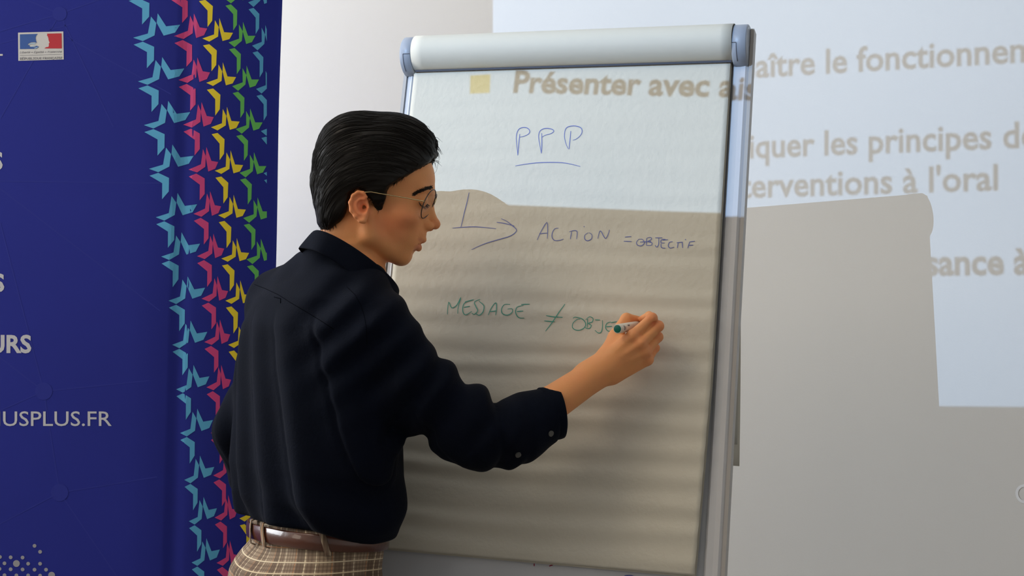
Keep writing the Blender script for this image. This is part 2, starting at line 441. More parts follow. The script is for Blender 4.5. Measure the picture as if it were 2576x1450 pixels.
# paper pad: front sheet with gentle waves
PH = .962
def pad_w(b_): return np.interp(b_, [0, .3, .62, .97], [.634, .633, .6325, .6225])
def wave(a, b_):
    amp = np.interp(b_, [0, .22, .35, .6, .97], [.0001, .0003, .0006, .0012, .0017])
    ph = 0.5*np.sin(a*6+b_*3)+.4*np.sin(a*11-b_*5)
    w = np.sin(b_*2*np.pi/.049+ph)+.5*np.sin(b_*2*np.pi/.033+1.7*ph+a*4)*(.5+.5*np.sin(a*7+b_*9))
    edge = np.clip((a-.50)/.13, 0, 1)**2*np.clip(b_/.5, 0, 1)*.006*(1+.5*np.sin(b_*11))
    dent = .003*np.exp(-((a-.30-(b_-.55)*.6)/.05)**2-((b_-.62)/.16)**2)
    return .0060+amp*w+edge*.6+dent
na, nb_ = 70, 240
b = MB(); A_ = np.linspace(-.0065, 1, na)
P = []
for j in range(nb_):
    bb = -.004+(PH+.004)*j/(nb_-1); row = []
    for i in range(na):
        a = -.006+(pad_w(bb)+.006)*i/(na-1)
        be = bb+(-.020*(1-i/(na-1)) if False else 0)
        row.append(CH(a, bb*(1 - 0.012*(1-i/(na-1))), wave(a, bb)))
    P.append(row)
b.grid(P); pad = b.make('paper_sheet', M_paper, chart, True); solidify(pad, .0003, 0)
if pad.data.polygons[0].normal.dot(Vector(CN)) < 0: pad.data.flip_normals()
# the rest of the pad behind the front sheet: several sheet edges at the right and bottom
for k in range(5):
    b = MB(); P = []
    for j in range(60):
        bb = (PH-.002+.0012*k)*j/59
        P.append([CH(-.005+(pad_w(bb)-.001+.0006*k+.005)*t, bb*(1-.012*(1-t)), (wave(-.005+(pad_w(bb)+.005)*t, bb)-.0012)*(1-k/6)-.006*(k/6)-.0003) for t in np.linspace(0, 1, 24)])
    b.grid(P); s_ = b.make('paper_sheet', M_paper, chart, True)
# dark strip standing in for the shadow line under the roll
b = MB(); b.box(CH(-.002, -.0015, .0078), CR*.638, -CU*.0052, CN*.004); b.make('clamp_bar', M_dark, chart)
# turned pages: wrap over the clamp and hang behind
RR = .0375
def roll_curve(rad):
    pts = []
    for t in np.linspace(math.radians(-88), math.radians(92), 22):    # from bottom front, round to the top back
        pts.append((-.0365-rad*math.sin(t), .004+rad*1.15*max(0, math.cos(t))+(-.002)))
    return pts
def hang(rad, length, a0, a1, name, mt, dx=0.0, jag=0.0):
    pts = roll_curve(rad); P = []
    A = np.linspace(a0, a1, 30)
    for (bb, n) in pts: P.append([CH(a, bb, n) for a in A])
    tops = [CH(a, pts[-1][0], pts[-1][1]) for a in A]
    for q in np.linspace(.015, 1, 26):
        row = []
        for i, T in enumerate(tops):
            back = -CN.copy(); back[2] = 0; back /= np.linalg.norm(back)
            y_ = length*q
            off = .020+.035*(1-math.exp(-y_*9))+.012*math.sin(y_*5+i*.12)*q + dx
            row.append(T+back*off*min(1, q*8)-ZZ*y_+CR*(.004*math.sin(y_*4)*q))
        P.append(row)
    b = MB(); b.grid(P); o = b.make(name, mt, chart, True); solidify(o, .0004, 0); return o
hang(RR, .838, -.0035, .6395, 'turned_page', M_roll, .012)
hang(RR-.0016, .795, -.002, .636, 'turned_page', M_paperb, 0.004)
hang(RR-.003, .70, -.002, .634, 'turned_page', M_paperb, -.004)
# end caps
def cap(a0, a1, name):
    b = MB(); n = 72; rings = []
    for (a, s_) in ((a0, .90), (a0+.0004, .965), (a0+.002, 1.0), (a1-.002, 1.0), (a1-.0004, .965), (a1, .90)):
        rings.append([CH(a, -.0335-.0405*s_*math.sin(t), -.004+.046*s_*max(-.42, math.cos(t))) for t in np.linspace(-math.pi, math.pi, n, endpoint=False)])
    k = len(b.V)
    for r_ in rings: b.V += r_
    for i in range(5):
        for j in range(n): b.F.append((k+i*n+j, k+i*n+(j+1) % n, k+(i+1)*n+(j+1) % n, k+(i+1)*n+j))
    b.F.append(tuple(k+j for j in range(n))); b.F.append(tuple(k+5*n+j for j in reversed(range(n))))
    o = b.make(name, M_plast, chart, True); o.data.polygons[-1].use_smooth = False; o.data.polygons[-2].use_smooth = False
    # latch groove
    g = MB(); r1 = 1.012
    arc = [CH(a0+(a1-a0)*.35, -.0335-.0405*r1*math.sin(t), -.004+.046*r1*math.cos(t)) for t in np.linspace(-1.15, -.25, 10)]
    g.tube(arc, .0005, 6)
    g.tube([arc[-1], CH(a0+(a1-a0)*(.95 if a0 < 0 else .02), -.0335-.0405*r1*math.sin(-.25), -.004+.046*r1*math.cos(-.25))], .0005, 6); g.make('latch_line', M_dark, o)
    return o
cap(-.0285, -.0045, 'end_cap'); cap(.6385, .6665, 'end_cap')

# handwriting on the front sheet
def stroke(b, px_pts, w=.0022, sheet=True, sub=3):
    ab = [chart_ab(*p) for p in px_pts]
    if len(ab) > 2:      # Catmull-Rom
        Q = [ab[0]]+ab+[ab[-1]]; out = []
        for i in range(1, len(Q)-2):
            p0, p1, p2, p3 = map(np.array, Q[i-1:i+3])
            for t in np.linspace(0, 1, sub+1)[:-1]:
                out.append(.5*((2*p1)+(-p0+p2)*t+(2*p0-5*p1+4*p2-p3)*t*t+(-p0+3*p1-3*p2+p3)*t**3))
        out.append(np.array(ab[-1])); ab = out
    else:
        ab = [np.array(ab[0])*(1-t)+np.array(ab[1])*t for t in np.linspace(0, 1, 5)]
    ribbon(b, [CH(a, q, (wave(a, q/(1-.012*(1-a/.634)))+.0008) if sheet else -.0125) for a, q in ab], CN, w)
Z1 = lambda L: [(1080+x/2.5, 280+y/2.5) for x, y in L]
Z2 = lambda L: [(1380+x/4.029, 740+y/4.029) for x, y in L]
blue = [[(562,285),(556,215),(553,165),(565,125),(590,110),(620,112),(637,130),(630,150),(600,165),(575,170)],[(575,150),(570,200),(562,285)],
 [(710,272),(700,215),(693,165),(703,130),(735,115),(775,120),(788,133),(770,148),(735,158),(712,172)],[(712,145),(714,210),(710,272)],
 [(880,245),(866,215),(855,165),(862,120),(885,103),(925,100),(958,112),(966,135),(955,160),(930,182),(908,190)],[(895,132),(890,190),(884,245)],
 [(547,351),(600,342),(680,332),(760,329),(840,331),(900,341),(955,355)],
 [(257,518),(243,580),(225,655),(205,735)],[(152,741),(205,737),(280,733),(350,737),(425,745)],
 [(458,683),(490,697),(530,728),(555,757),(520,790),(450,812),(370,835),(310,858),(272,877)],[(430,705),(480,712),(540,728)],
 [(685,817),(710,760),(745,705),(750,760),(748,808)],[(697,778),(750,772)],
 [(818,742),(795,745),(780,770),(778,800),(795,820),(830,818),(850,810)],
 [(900,765),(893,812)],[(885,765),(915,757),(935,765),(932,812)],[(976,730),(981,735)],
 [(1005,770),(985,785),(983,810),(1000,822),(1025,810),(1028,785),(1010,770)],[(1065,808),(1075,765),(1085,762),(1100,790),(1115,808),(1130,780),(1138,752)],
 [(1235,798),(1275,795)],[(1228,825),(1278,827)],
 [(1325,810),(1308,830),(1315,850),(1340,853),(1358,835),(1345,813),(1325,812)],[(1330,830),(1400,826)],
 [(1372,805),(1370,850)],[(1372,805),(1395,800),(1402,812),(1380,826),(1405,835),(1400,850),(1370,852)],
 [(1425,803),(1470,803)],[(1447,805),(1447,845),(1435,862),(1425,850)],
 [(1490,812),(1465,815),(1462,835),(1485,835)],[(1462,840),(1465,865),(1490,868)],[(1470,818),(1505,815)],
 [(1535,828),(1515,832),(1508,855),(1520,868),(1545,862)],[(1560,835),(1598,830)],[(1570,835),(1565,868)],[(1595,832),(1598,868)],[(1613,812),(1618,818)],
 [(1640,830),(1675,825)],[(1642,830),(1630,870)],[(1635,852),(1665,850)]]
def letters(strokes, groups, conv, w, material):
    k = 0
    for n in groups:
        b = MB()
        for L in strokes[k:k+n]: stroke(b, conv(L), w)
        b.make('handwritten_letter', material, pad); k += n
letters(blue, (2, 2, 2, 1, 2, 2, 2, 1, 3, 1, 1, 2, 2, 2, 2, 3, 1, 4, 3), Z1, .0015, M_inkblue)
green1 = [[(122,1285),(128,1205),(148,1243),(180,1225),(205,1175),(190,1230),(187,1280)],[(260,1195),(225,1215),(218,1260),(235,1288),(275,1265)],[(225,1240),(262,1232)],[(230,1205),(285,1190)],
 [(325,1188),(290,1205),(300,1235),(312,1262),(290,1285),(275,1275)],[(318,1200),(350,1230),(345,1270),(320,1290),(300,1278)],
 [(378,1290),(400,1240),(425,1210),(430,1250),(425,1290)],[(390,1268),(430,1262)],
 [(515,1222),(480,1222),(463,1250),(468,1280),(500,1290),(530,1272),(528,1250),(500,1252)],
 [(600,1228),(560,1240),(552,1275),(570,1305),(605,1308)],[(560,1268),(600,1265)],[(585,1222),(638,1220)],
 [(858,1218),(820,1275),(775,1340),(738,1390)],[(742,1292),(790,1300),(845,1302)],[(730,1325),(795,1330)]]
green2 = [[(258,258),(270,245),(300,246),(350,262),(382,300),(375,345),(330,373),(280,372),(250,345),(258,300),(300,265),(330,262)],
 [(405,262),(398,350)],[(385,270),(425,240),(460,258),(450,292),(410,305),(440,325),(425,355),(390,355),(372,338)],
 [(480,272),(530,272)],[(555,275),(553,350),(540,395),(510,403),(478,375)],
 [(640,292),(600,305),(585,345),(605,380),(650,390)],[(590,340),(650,335)],[(640,300),(700,288)]]
letters(green1, (1, 3, 1, 1, 2, 1, 3, 3), Z1, .0018, M_inkgreen); letters(green2, (1, 2, 2, 3), Z2, .0016, M_inkgreen)
b = MB(); stroke(b, [(1339, 1417), (1339, 1424)], .0022, False); b.make('red_mark', M_inkred, chart); b = MB(); stroke(b, [(1377, 1424), (1381, 1422), (1386, 1421)], .0022, False); b.make('red_mark', M_inkred, chart)
b = MB(); stroke(b, [(1567, 1449), (1575, 1448), (1588, 1450), (1594, 1462), (1588, 1478), (1570, 1482)], .0035, False); stroke(b, [(1571, 1449), (1570, 1482)], .0035, False); b.make('blue_mark', M_inkblue, chart)

# ------------------------------------------------------------------ fabric banner
BY = 0.06
bw = np.array([math.cos(BY), -math.sin(BY), 0.0])
Bc = W(430, 967, 3.45)     # point on the seam line
def plan():
    """plan polyline of the fabric as (x,y), from left to right, starting at px -700"""
    pts = []
    for u in np.linspace(-1.35, -.012, 18): pts.append(Bc+bw*u)
    nb = np.array([-bw[1], bw[0], 0])      # pointing away from the camera
    for u, d in ((-.004, .002), (.004, .006), (.012, .0075), (.022, .0075), (.032, .0055)): pts.append(Bc+bw*u+nb*d)
    p = Bc+bw*.036+nb*.006; ang = .05
    for i in range(16):
        ang = .10+.62*(i/15)**1.3; st = .0122
        p = p+st*(bw*math.cos(ang)+nb*math.sin(ang)); pts.append(p)
    return [q[:2] for q in pts]
PLAN = np.array(plan())
def banner_pt(px, py, off=.0):
    d = ray(px, py); dd = d[:2]; dd = dd/np.linalg.norm(dd); nn = np.array([dd[1], -dd[0]])
    s = PLAN@nn      # signed distance from the ray's vertical plane (camera at origin)
    i = np.where((s[:-1] <= 0) != (s[1:] <= 0))[0]
    i = int(i[0]) if len(i) else (len(s)-2 if abs(s[-1]) < abs(s[0]) else 0)
    t = s[i]/(s[i]-s[i+1]); q = PLAN[i]*(1-t)+PLAN[i+1]*t
    e = PLAN[i+1]-PLAN[i]; n = np.array([e[1], -e[0]]); n /= np.linalg.norm(n)
    if n[1] > 0: n = -n
    k = (q@dd)/(d[:2]@dd)
    P = C0+d*k
    return P+np.array([n[0], n[1], 0])*off
banner = empty('fabric_banner', (Bc[0]-.3, Bc[1], 0), 'blue printed fabric banner with columns of coloured stars and white lettering', 'banner')
def fabric_mat():
    m = mat('blue printed fabric', (.018, .026, .26), .8, spec=.2, bump=.04, bscale=900, var=.10, vscale=2.5); return m
M_fab = fabric_mat()
b = MB(); P = []
zs = np.linspace(.12, 2.28, 100)
for q, i in zip(PLAN, range(len(PLAN))):
    edge = max(0, (i-len(PLAN)+6)/6)
    P.append([np.array([q[0]+.0015*math.sin(z*9)*edge, q[1], z]) for z in zs])
b.grid(P); fab = b.make('fabric', M_fab, banner, True); solidify(fab, .002, 1 if False else -1)
if fab.data.polygons[0].normal[1] > 0: fab.data.flip_normals()
b = MB(); b.box(np.array([PLAN[0][0], PLAN[0][1]-.06, .0]), bw*1.55, np.array([.01, .22, 0]), ZZ*.12); bevel(b.make('base', M_steel, banner), .02, 3)
for q in (PLAN[3], PLAN[16]):
    b = MB(); b.tube([(q[0], q[1]+.06, .12), (q[0], q[1]+.06, 2.25)], .015, 12); b.make('pole', M_steel, banner)
b = MB(); b.tube([(PLAN[0][0], PLAN[0][1]+.03, 2.27), (PLAN[20][0], PLAN[20][1]+.03, 2.27)], .014, 12); b.make('top_bar', M_steel, banner)
cols = {'blue': (.09, .40, .68), 'pink': (.62, .055, .23), 'yellow': (.88, .70, .03), 'green': (.13, .52, .11), 'label': (.62, .62, .62), 'text': (.55, .56, .60)}
MC = {k: mat(k+' print', v, .75, bump=.03, bscale=900) for k, v in cols.items()}
T = {'blue': [[(142,-168),(184,-116),(170,-18),(77,27),(0,0),(117,-33)],[(195,-193),(262,-90),(372,-103),(332,-40),(242,-16),(187,-118)],[(4,55),(77,32),(167,72),(165,180),(109,242),(110,114)]],
 'pink': [[(128,-162),(153,-107),(148,-22),(75,23),(0,0),(110,-42)],[(158,-179),(203,-69),(263,-60),(237,-7),(175,15),(153,-97)],[(3,55),(68,31),(143,70),(143,193),(98,243),(100,120)]],
 'yellow': [[(100,-145),(130,-90),(125,-15),(55,25),(0,0),(93,-32)],[(135,-162),(173,-50),(243,-45),(215,5),(160,20),(133,-90)],[(5,55),(55,45),(115,95),(110,210),(73,260),(73,130)]],
 'green': [[(82,-143),(112,-88),(105,-13),(47,37),(0,0),(83,-30)],[(114,-163),(154,-53),(212,-53),(185,-3),(139,12),(112,-88)],[(4,55),(47,44),(97,92),(94,207),(65,252),(65,122)]]}
def clip_x(poly, xm):
    out = []
    for i in range(len(poly)):
        a, c = poly[i], poly[(i+1) % len(poly)]
        if a[0] <= xm: out.append(a)
        if (a[0] <= xm) != (c[0] <= xm): t = (xm-a[0])/(c[0]-a[0]); out.append((xm, a[1]+(c[1]-a[1])*t))
    return out
import bmesh
def flat_poly_mesh(name, polys_px, material, parent, off=.0005, sub=12.0, hitf=banner_pt):
    bm = bmesh.new()
    for poly in polys_px:
        if len(poly) < 3: continue
        vs = [bm.verts.new((x, y, 0)) for x, y in poly]
        try: bm.faces.new(vs).normal_update()
        except ValueError: pass
    bmesh.ops.triangulate(bm, faces=bm.faces[:])
    for _ in range(5):
        es = [e for e in bm.edges if abs(e.verts[0].co.x-e.verts[1].co.x) > sub]
        if not es: break
        bmesh.ops.subdivide_edges(bm, edges=es, cuts=1); bmesh.ops.triangulate(bm, faces=bm.faces[:])
    V = [hitf(v.co.x, v.co.y, off) for v in bm.verts]; F = [tuple(v.index for v in f.verts) for f in bm.faces]
    bm.verts.index_update(); F = [tuple(v.index for v in f.verts) for f in bm.faces]
    bm.free()
    if not F: return None
    o = mesh_obj(name, V, F, material, parent); return o
rowsX = {'blue': ([335,347,362,375,392,405.5,424,433,443,453,463.5,475,482], [95,205,315,425,547,646,757,868,980,1090,1208,1312,1416]),
 'pink': ([438,449,461,474.6,487,495.6,507,514,519.5,530,536.5,540,545], [91,201.5,314,427,538.5,645,752,861,975,1090,1197,1303,1417]),
 'yellow': ([509,519,531,540.6,549,557,567,574,582,589,596,602,608], [97,208.5,320.5,430,542,651,757,868,980,1090,1195,1305,1410]),
 'green': ([575,584,593,602.5,611.7,620,628,636,643,649,655,661,666], [107,217,325,435,549,653,765,870,980,1090,1195,1300,1400]),
 'edge': ([634,644,656,663,670,678], [115,224,330,436,548,655])}
KX = {'blue': [1, .99, .99, .95, .88, .83, .78, .75, .71, .70, .64, .60, .60], 'pink': [1, .95, .92, .89, .83, .82, .80, .78, .74, .72, .70, .68, .66],
 'yellow': [1, .97, .93, .92, .90, .90, .87, .84, .82, .80, .78, .76, .74], 'green': [1]*13, 'edge': [.92]*6}
for cname, (X, Y) in rowsX.items():
    KK = [KX[cname][0]]+KX[cname]+[KX[cname][-1]]; tn = 'green' if cname == 'edge' else cname; mt = MC['blue' if cname == 'edge' else cname]
    X = [2*X[0]-X[1]]+list(X)+[2*X[-1]-X[-2]]; Y = [2*Y[0]-Y[1]]+list(Y)+[2*Y[-1]-Y[-2]]
    for x, y, kx in zip(X, Y, KK):
        polys = [clip_x([(x+u*kx/3.151, y+v*(1.0)/3.151) for u, v in pl], 671) for pl in T[tn]]
        flat_poly_mesh('star', polys, mt, banner)
# faint network print and the lettering
M_net = mat('faint network print', (.023, .032, .27), .8, spec=.2)
NL = [((20,-20),(150,35)),((150,35),(330,-30)),((150,35),(285,320)),((0,110),(180,60)),((-60,455),(700,465)),((0,475),(700,1010)),((0,560),(110,985)),((110,985),(700,925)),((0,900),(110,985)),((110,985),(-60,1060)),((110,985),(150,1240)),((150,1240),(430,1195)),((150,1240),(-40,1340)),((150,1240),(300,1460)),((150,35),(-40,90)),((0,300),(150,35)),((170,95),(600,330))]
polys = []
for (x0, y0), (x1, y1) in NL:
    L = math.hypot(x1-x0, y1-y0); nx, ny = -(y1-y0)/L*1.6, (x1-x0)/L*1.6
    n = max(1, int(L/60))
    for i in range(n):
        ax, ay, cx_, cy_ = x0+(x1-x0)*i/n, y0+(y1-y0)*i/n, x0+(x1-x0)*(i+1)/n, y0+(y1-y0)*(i+1)/n
        polys.append(clip_x([(ax+nx, ay+ny), (cx_+nx, cy_+ny), (cx_-nx, cy_-ny), (ax-nx, ay-ny)], 430))
for (cx_, cy_, r_) in ((150, 35, 18), (110, 985, 22), (150, 1240, 22)):
    flat_poly_mesh('network_node', [[(cx_+r_*math.cos(a), cy_+r_*math.sin(a)) for a in np.linspace(0, 2*math.pi, 20, endpoint=False)]], M_net, banner, .0005, 60)
flat_poly_mesh('network_print', polys, M_net, banner, .0002, 60)['kind'] = 'stuff'
capH = text2d('H', 0, 0, 1, False)[0][:, 1].max()
def banner_text(name, body, x1, ybase, xheight_px, material, right=True, off=0.0, shear=0.0, slope=0.0, width=None, oo=.0024, spacing=1.0):
    V, F = text2d(body, off, shear, spacing, False); s = xheight_px/capH
    w0, w1 = V[:, 0].min(), V[:, 0].max(); sx = s if width is None else width/(w1-w0)
    X = x1+(V[:, 0]-w1)*sx if right else x1+(V[:, 0]-w0)*sx
    P = [banner_pt(x, ybase-v*s+(x-x1)*slope, oo) for x, v in zip(X, V[:, 1])]
    return mesh_obj(name, P, F, material, banner)
banner_text('lettering', 'ERASMUSPLUS.FR', 281, 1072, 36, MC['text'], off=.004, width=452,  oo=.0005)
banner_text('lettering', 'URS', 79, 887, 42, MC['text'], off=.03, oo=.0005)
banner_text('lettering', 'S', 11, 733, 42, MC['text'], off=.03, oo=.0005)
banner_text('lettering', 'S', 7, 426, 42, MC['text'], off=.03, oo=.0005)
flat_poly_mesh('lettering', [[(-60, 136.5), (7, 136), (7, 140.5), (-60, 141)]], MC['label'], banner)
# halftone dots at the lower left
dots = [(87,1374,4.7),(101,1389,4.7),(27,1403,4.7),(57,1403.5,4.7),(0,1402,4.7),(11.5,1418,4.7),(41.5,1418.5,8.6),(71,1419,4.7),(101,1419,4.7),(27,1433,4.7),(57,1433.5,4.7),(87,1434,4.7),(116,1434,4.7),(-1,1432,4.7),(11.5,1448,4.7),(41.5,1448.5,4.7),(71,1448.5,4.7),(101,1449,4.7),(130,1448,8.6)]
flat_poly_mesh('halftone_dots', [[(x+r*math.cos(a), y+r*math.sin(a)) for a in np.linspace(0, 2*math.pi, 18, endpoint=False)] for x, y, r in dots], mat('grey dot print', (.33, .33, .36), .7), banner)['kind'] = 'stuff'
# emblem label; coordinates from its own 7.576x scale drawing
E = lambda L: [(x/7.576, 40+y/7.576) for x, y in L]
lab = flat_poly_mesh('emblem_label', [E([(345,320),(1208,297),(1216,832),(350,858)])], MC['label'], banner, .0005, 200)
M_eb = mat('emblem blue', (.03, .10, .36), .7); M_er = mat('emblem red', (.50, .02, .035), .7); M_ew = mat('emblem light blue', (.35, .52, .68), .7); M_et = mat('label grey ink', (.13, .13, .16), .7)
flat_poly_mesh('emblem_blue', [E([(381,353),(722,345),(695,375),(680,420),(688,470),(705,512),(650,505),(590,508),(545,530),(530,565),(560,555),(575,590),(655,598),(700,570),(745,590),(700,628),(383,634)])], M_eb, banner, .0009, 200)
flat_poly_mesh('emblem_blue_light', [E([(580,520),(690,520),(660,545),(610,535),(548,560)]), E([(585,590),(640,592),(690,560),(650,570)]), E([(665,610),(735,590),(700,622),(655,625)])], M_ew, banner, .0012, 200)
flat_poly_mesh('emblem_red', [E([(895,340),(1176,334),(1180,622),(845,622),(880,598),(925,592),(935,560),(932,530),(948,512),(930,470),(925,430),(910,385),(897,378),(905,355)])], M_er, banner, .0009, 200)
def lab_text(body, x0, x1, yb, capz, shear=0, off=0.0):
    V, F = text2d(body, off, shear); w0, w1 = V[:, 0].min(), V[:, 0].max()
    P = []
    for u, v in V:
        zx = x0+(u-w0)/(w1-w0)*(x1-x0); zy = yb-v/.727*capz-(zx-x0)*.02; P.append(banner_pt(zx/7.576, 40+zy/7.576, .0009))
    mesh_obj('label_lettering', P, F, M_et, banner)
lab_text('Liberté • Égalité • Fraternité', 380, 1182, 716, 52, .3)
lab_text('RÉPUBLIQUE FRANÇAISE', 385, 1188, 838, 58, 0, .01)
flat_poly_mesh('label_rule', [E([(382,752),(1185,733),(1185,737),(382,757)])], M_et, banner, .0009, 200)

# ------------------------------------------------------------------ person
ZP = 2.76
YAWH = math.radians(0)
HF = np.array([math.cos(YAWH), math.sin(YAWH), 0.0]); HS = np.array([HF[1], -HF[0], 0.0])   # face direction; his right (towards the camera)
HU = np.array([0, 0, 1.0])
PXM = FPX/ZP
H0 = W(950, 480, ZP)
def HP(px, py, s=0.0):
    """point of the head given in its own side-view drawing (px) and side offset s in metres"""
    return H0+HF*((px-950)/PXM/HF[0])-HU*((py-480)/PXM)+HS*s
def HM(deg):      # axes of an in-profile rotated ellipsoid
    a = math.radians(deg); f = HF*math.cos(a)+HU*math.sin(a); u = -HF*math.sin(a)+HU*math.cos(a)
    return np.stack([f, u, HS])
px = lambda v: v/PXM
def hx(p, s): return p+195*s    # profile px for a feature lying s metres to the side
AT = math.radians(37)
TF = np.array([math.cos(AT), math.sin(AT), 0.0]); TR = np.array([math.sin(AT), -math.cos(AT), 0.0])   # torso forward, torso right

person = empty('person', (W(780, 1400, 2.8)[0], W(780, 1400, 2.8)[1], 0), 'man in navy shirt and plaid trousers writing on the flip chart with a green marker', 'person')

body = SDF()
# neck and torso core
body.cone(HP(882, 578, 0), W(866, 720, 2.76), .051, .060, .015)
body.cone(HP(905, 560, .035), HP(925, 700, .012), .012, .012, .03)      # sterno-mastoid, camera side
body.cone(HP(905, 560, -.035), HP(925, 700, -.012), .012, .012, .03)
body.cone(HP(915, 585, 0), HP(908, 700, 0), .030, .030, .02)             # throat
tz = [W(800, y, 2.76)[2] for y in (1450, 1365, 1330, 1260, 1100, 950, 830, 760, 700, 640)]
ta = [.120, .115, .125, .150, .165, .17, .165, .145, .105, .055]
tb = [.07, .070, .080, .092, .104, .104, .10, .088, .066, .05]
tcx = [782, 797, 799, 799, 800, 803, 812, 822, 850, 875]
tc = np.array([W(x, y, 2.77)[:2] for x, y in zip(tcx, (1450, 1365, 1330, 1260, 1100, 950, 830, 760, 700, 640))])
def stack(z_, a_, b_, c_, e=2.3, lo=None, hi=None, lean=0.0):
    z_ = np.array(z_); a_ = np.array(a_); b_ = np.array(b_)
    def fn(p):
        z = p[:, 2]-lean*((p[:, :2]-c_[3])@np.array([1., 0])); A = np.interp(z, z_, a_); B = np.interp(z, z_, b_)
        cx = np.interp(z, z_, c_[:, 0]); cy = np.interp(z, z_, c_[:, 1]); q = np.stack([p[:, 0]-cx, p[:, 1]-cy], 1)
        u = np.abs(q@TR[:2])/A; v = np.abs(q@TF[:2])/B
        k = (u**e+v**e)**(1/e)
        d = (k-1)*np.minimum(A, B)
        top = z-(hi if hi else z_[-1]); bo = (lo if lo else z_[0])-z
        return np.maximum(d, np.maximum(top, bo))
    return fn
body.add(stack(tz, ta, tb, tc), W(800, 1050, 2.77), .5, .03)
RSH = W(944, 828, 2.66); LSH = W(724, 790, 2.885)
body.cone(RSH, W(870, 730, 2.75), .052, .05, .03); body.cone(LSH, W(850, 730, 2.77), .052, .05, .03)
RE = W(1226, 1126, 2.675); RW = W(1524, 924, 2.752)
body.cone(RSH, RE, .047, .032, .02)
RFm = RE+(RW-RE)*.42
arm_n = np.cross((RW-RE)/np.linalg.norm(RW-RE), np.array([0, -1., 0])); arm_n /= np.linalg.norm(arm_n)
body.cone(RE, RFm, .031, .0335, .02)
body.cone(RFm, RW, .0335, .0262, .02)
body.cone(W(1480, 948, 2.752)+arm_n*.0, W(1528, 922, 2.752), .028, .029, .01)
# left arm, bent, hand resting at the front of the hip
LE = W(606, 1085, 2.93); LW_ = W(648, 1262, 3.00)
body.cone(LSH, LE, .045, .036, .02); body.cone(LE, LW_, .036, .026, .02)
lh = W(690, 1300, 3.0); body.cone(LW_, lh, .026, .03, .015, flat=(TR, .6))
for i, (dx, dy) in enumerate(((42, -6), (46, 8), (42, 22), (34, 34))):
    q = W(690+dx*.6, 1300+dy*.8, 3.0-.012*i); body.cone(lh, q, .014, .0095, .006); body.cone(q, W(690+dx, 1306+dy, 2.99-.012*i), .0095, .007, .004)
body.cone(lh, W(715, 1275, 2.985), .014, .009, .006)

# --- head
body.ell(HP(935, 430), (px(134), px(120), .073), HM(8), .01)
body.ell(HP(1028, 452), (px(66), px(78), .056), HM(0), .02)               # forehead
body.ell(HP(998, 545), (px(76), px(96), .058), HM(-12), .02)              # face block
body.ell(HP(1014, 600), (px(46), px(50), .036), HM(-20), .02)             # muzzle
for s in (-1, 1):
    body.cone(HP(935, 548, .058*s), HP(941, 598, .050*s), .013, .012, .02)      # ramus
    body.cone(HP(941, 598, .050*s), HP(1012, 645, .014*s), .012, .012, .018)    # jaw line
    body.ell(HP(1022, 548, .041*s), (px(34), px(20), .017), HM(-20), .016)       # cheekbone
body.cone(HP(1014, 647, -.008), HP(1014, 647, .008), .0128, .0128, .012)          # chin
body.ell(HP(975, 628), (px(40), px(20), .032), HM(-25), .015)
for s in (-1, 1):                                                                # brow ridge
    body.cone(HP(1079, 478, .010*s), HP(1064+0, 481, .040*s), .0085, .007, .010)
    body.sph(HP(1088, 506, .033*s), .0118, .006, 's')                            # socket
    body.sph(HP(1062, 508, .032*s), .0128, .004)                                 # closed lid
    body.cone(HP(1072, 512, .018*s), HP(1066, 514, .042*s), .0026, .0022, .003)   # lower rim of the lid
body.cone(HP(1079, 488), HP(1077, 520), .0085, .0088, .008); body.cone(HP(1066, 490), HP(1060, 540), .014, .018, .012)                      # nose bridge
body.cone(HP(1080, 520), HP(1094, 561), .0068, .0088, .006)
body.sph(HP(1097, 563), .0085, .006)
for s in (-1, 1):
    body.ell(HP(1079, 568, .0115*s), (px(15), px(11), .0062), HM(-15), .005)      # nostril wings
    body.ell(HP(1084, 577, .0065*s), (px(6), px(4), .003), HM(-10), .002, 's')
body.ell(HP(1056, 588), (px(17), px(20), .020), HM(-15), .010)                   # upper lip base
body.cone(HP(1065, 602, 0), HP(1045, 611, .021), .0068, .0028, .0030)
body.cone(HP(1065, 602, 0), HP(1045, 611, -.021), .0068, .0028, .0030)
body.cone(HP(1053, 622, 0), HP(1041, 617, .019), .0077, .0030, .0022)
body.cone(HP(1053, 622, 0), HP(1041, 617, -.019), .0077, .0030, .0022)
body.cone(HP(1066, 612, 0), HP(1043, 614, .023), .0027, .0012, .0015, 's')
body.cone(HP(1066, 612, 0), HP(1043, 614, -.023), .0027, .0012, .0015, 's')
body.cone(HP(1046, 636, -.010), HP(1046, 636, .010), .0040, .0040, .006, 's')
# --- ears
for s in (-1, 1):
    def e_(x, y, o): return HP(x+9, y+4, (.073+o)*s)
    body.ell(e_(908, 528, .002), (px(23), px(36), .0060), HM(12), .006)
    body.ell(e_(912, 524, .010), (px(15), px(25), .0075), HM(12), .003, 's')
    rim = [(924, 507), (916, 496), (903, 494), (891, 503), (884, 520), (887, 540), (898, 555), (909, 566), (919, 566)]
    for (a, c) in zip(rim[:-1], rim[1:]): body.cone(e_(*a, .008), e_(*c, .008 if c[1] < 560 else .004), .0028, .0028, .0035)
    body.cone(e_(918, 564, .003), e_(922, 553, .001), .0050, .0045, .004)
    ah = [(921, 512), (908, 511), (899, 520), (900, 535), (909, 548)]
    for (a, c) in zip(ah[:-1], ah[1:]): body.cone(e_(*a, .006), e_(*c, .006), .0020, .0020, .002)
    body.cone(e_(928, 532, .004), e_(926, 540, .004), .0032, .0028, .003)    # tragus
    body.ell(e_(917, 533, .006), (px(9), px(12), .009), HM(0), .003, 's')

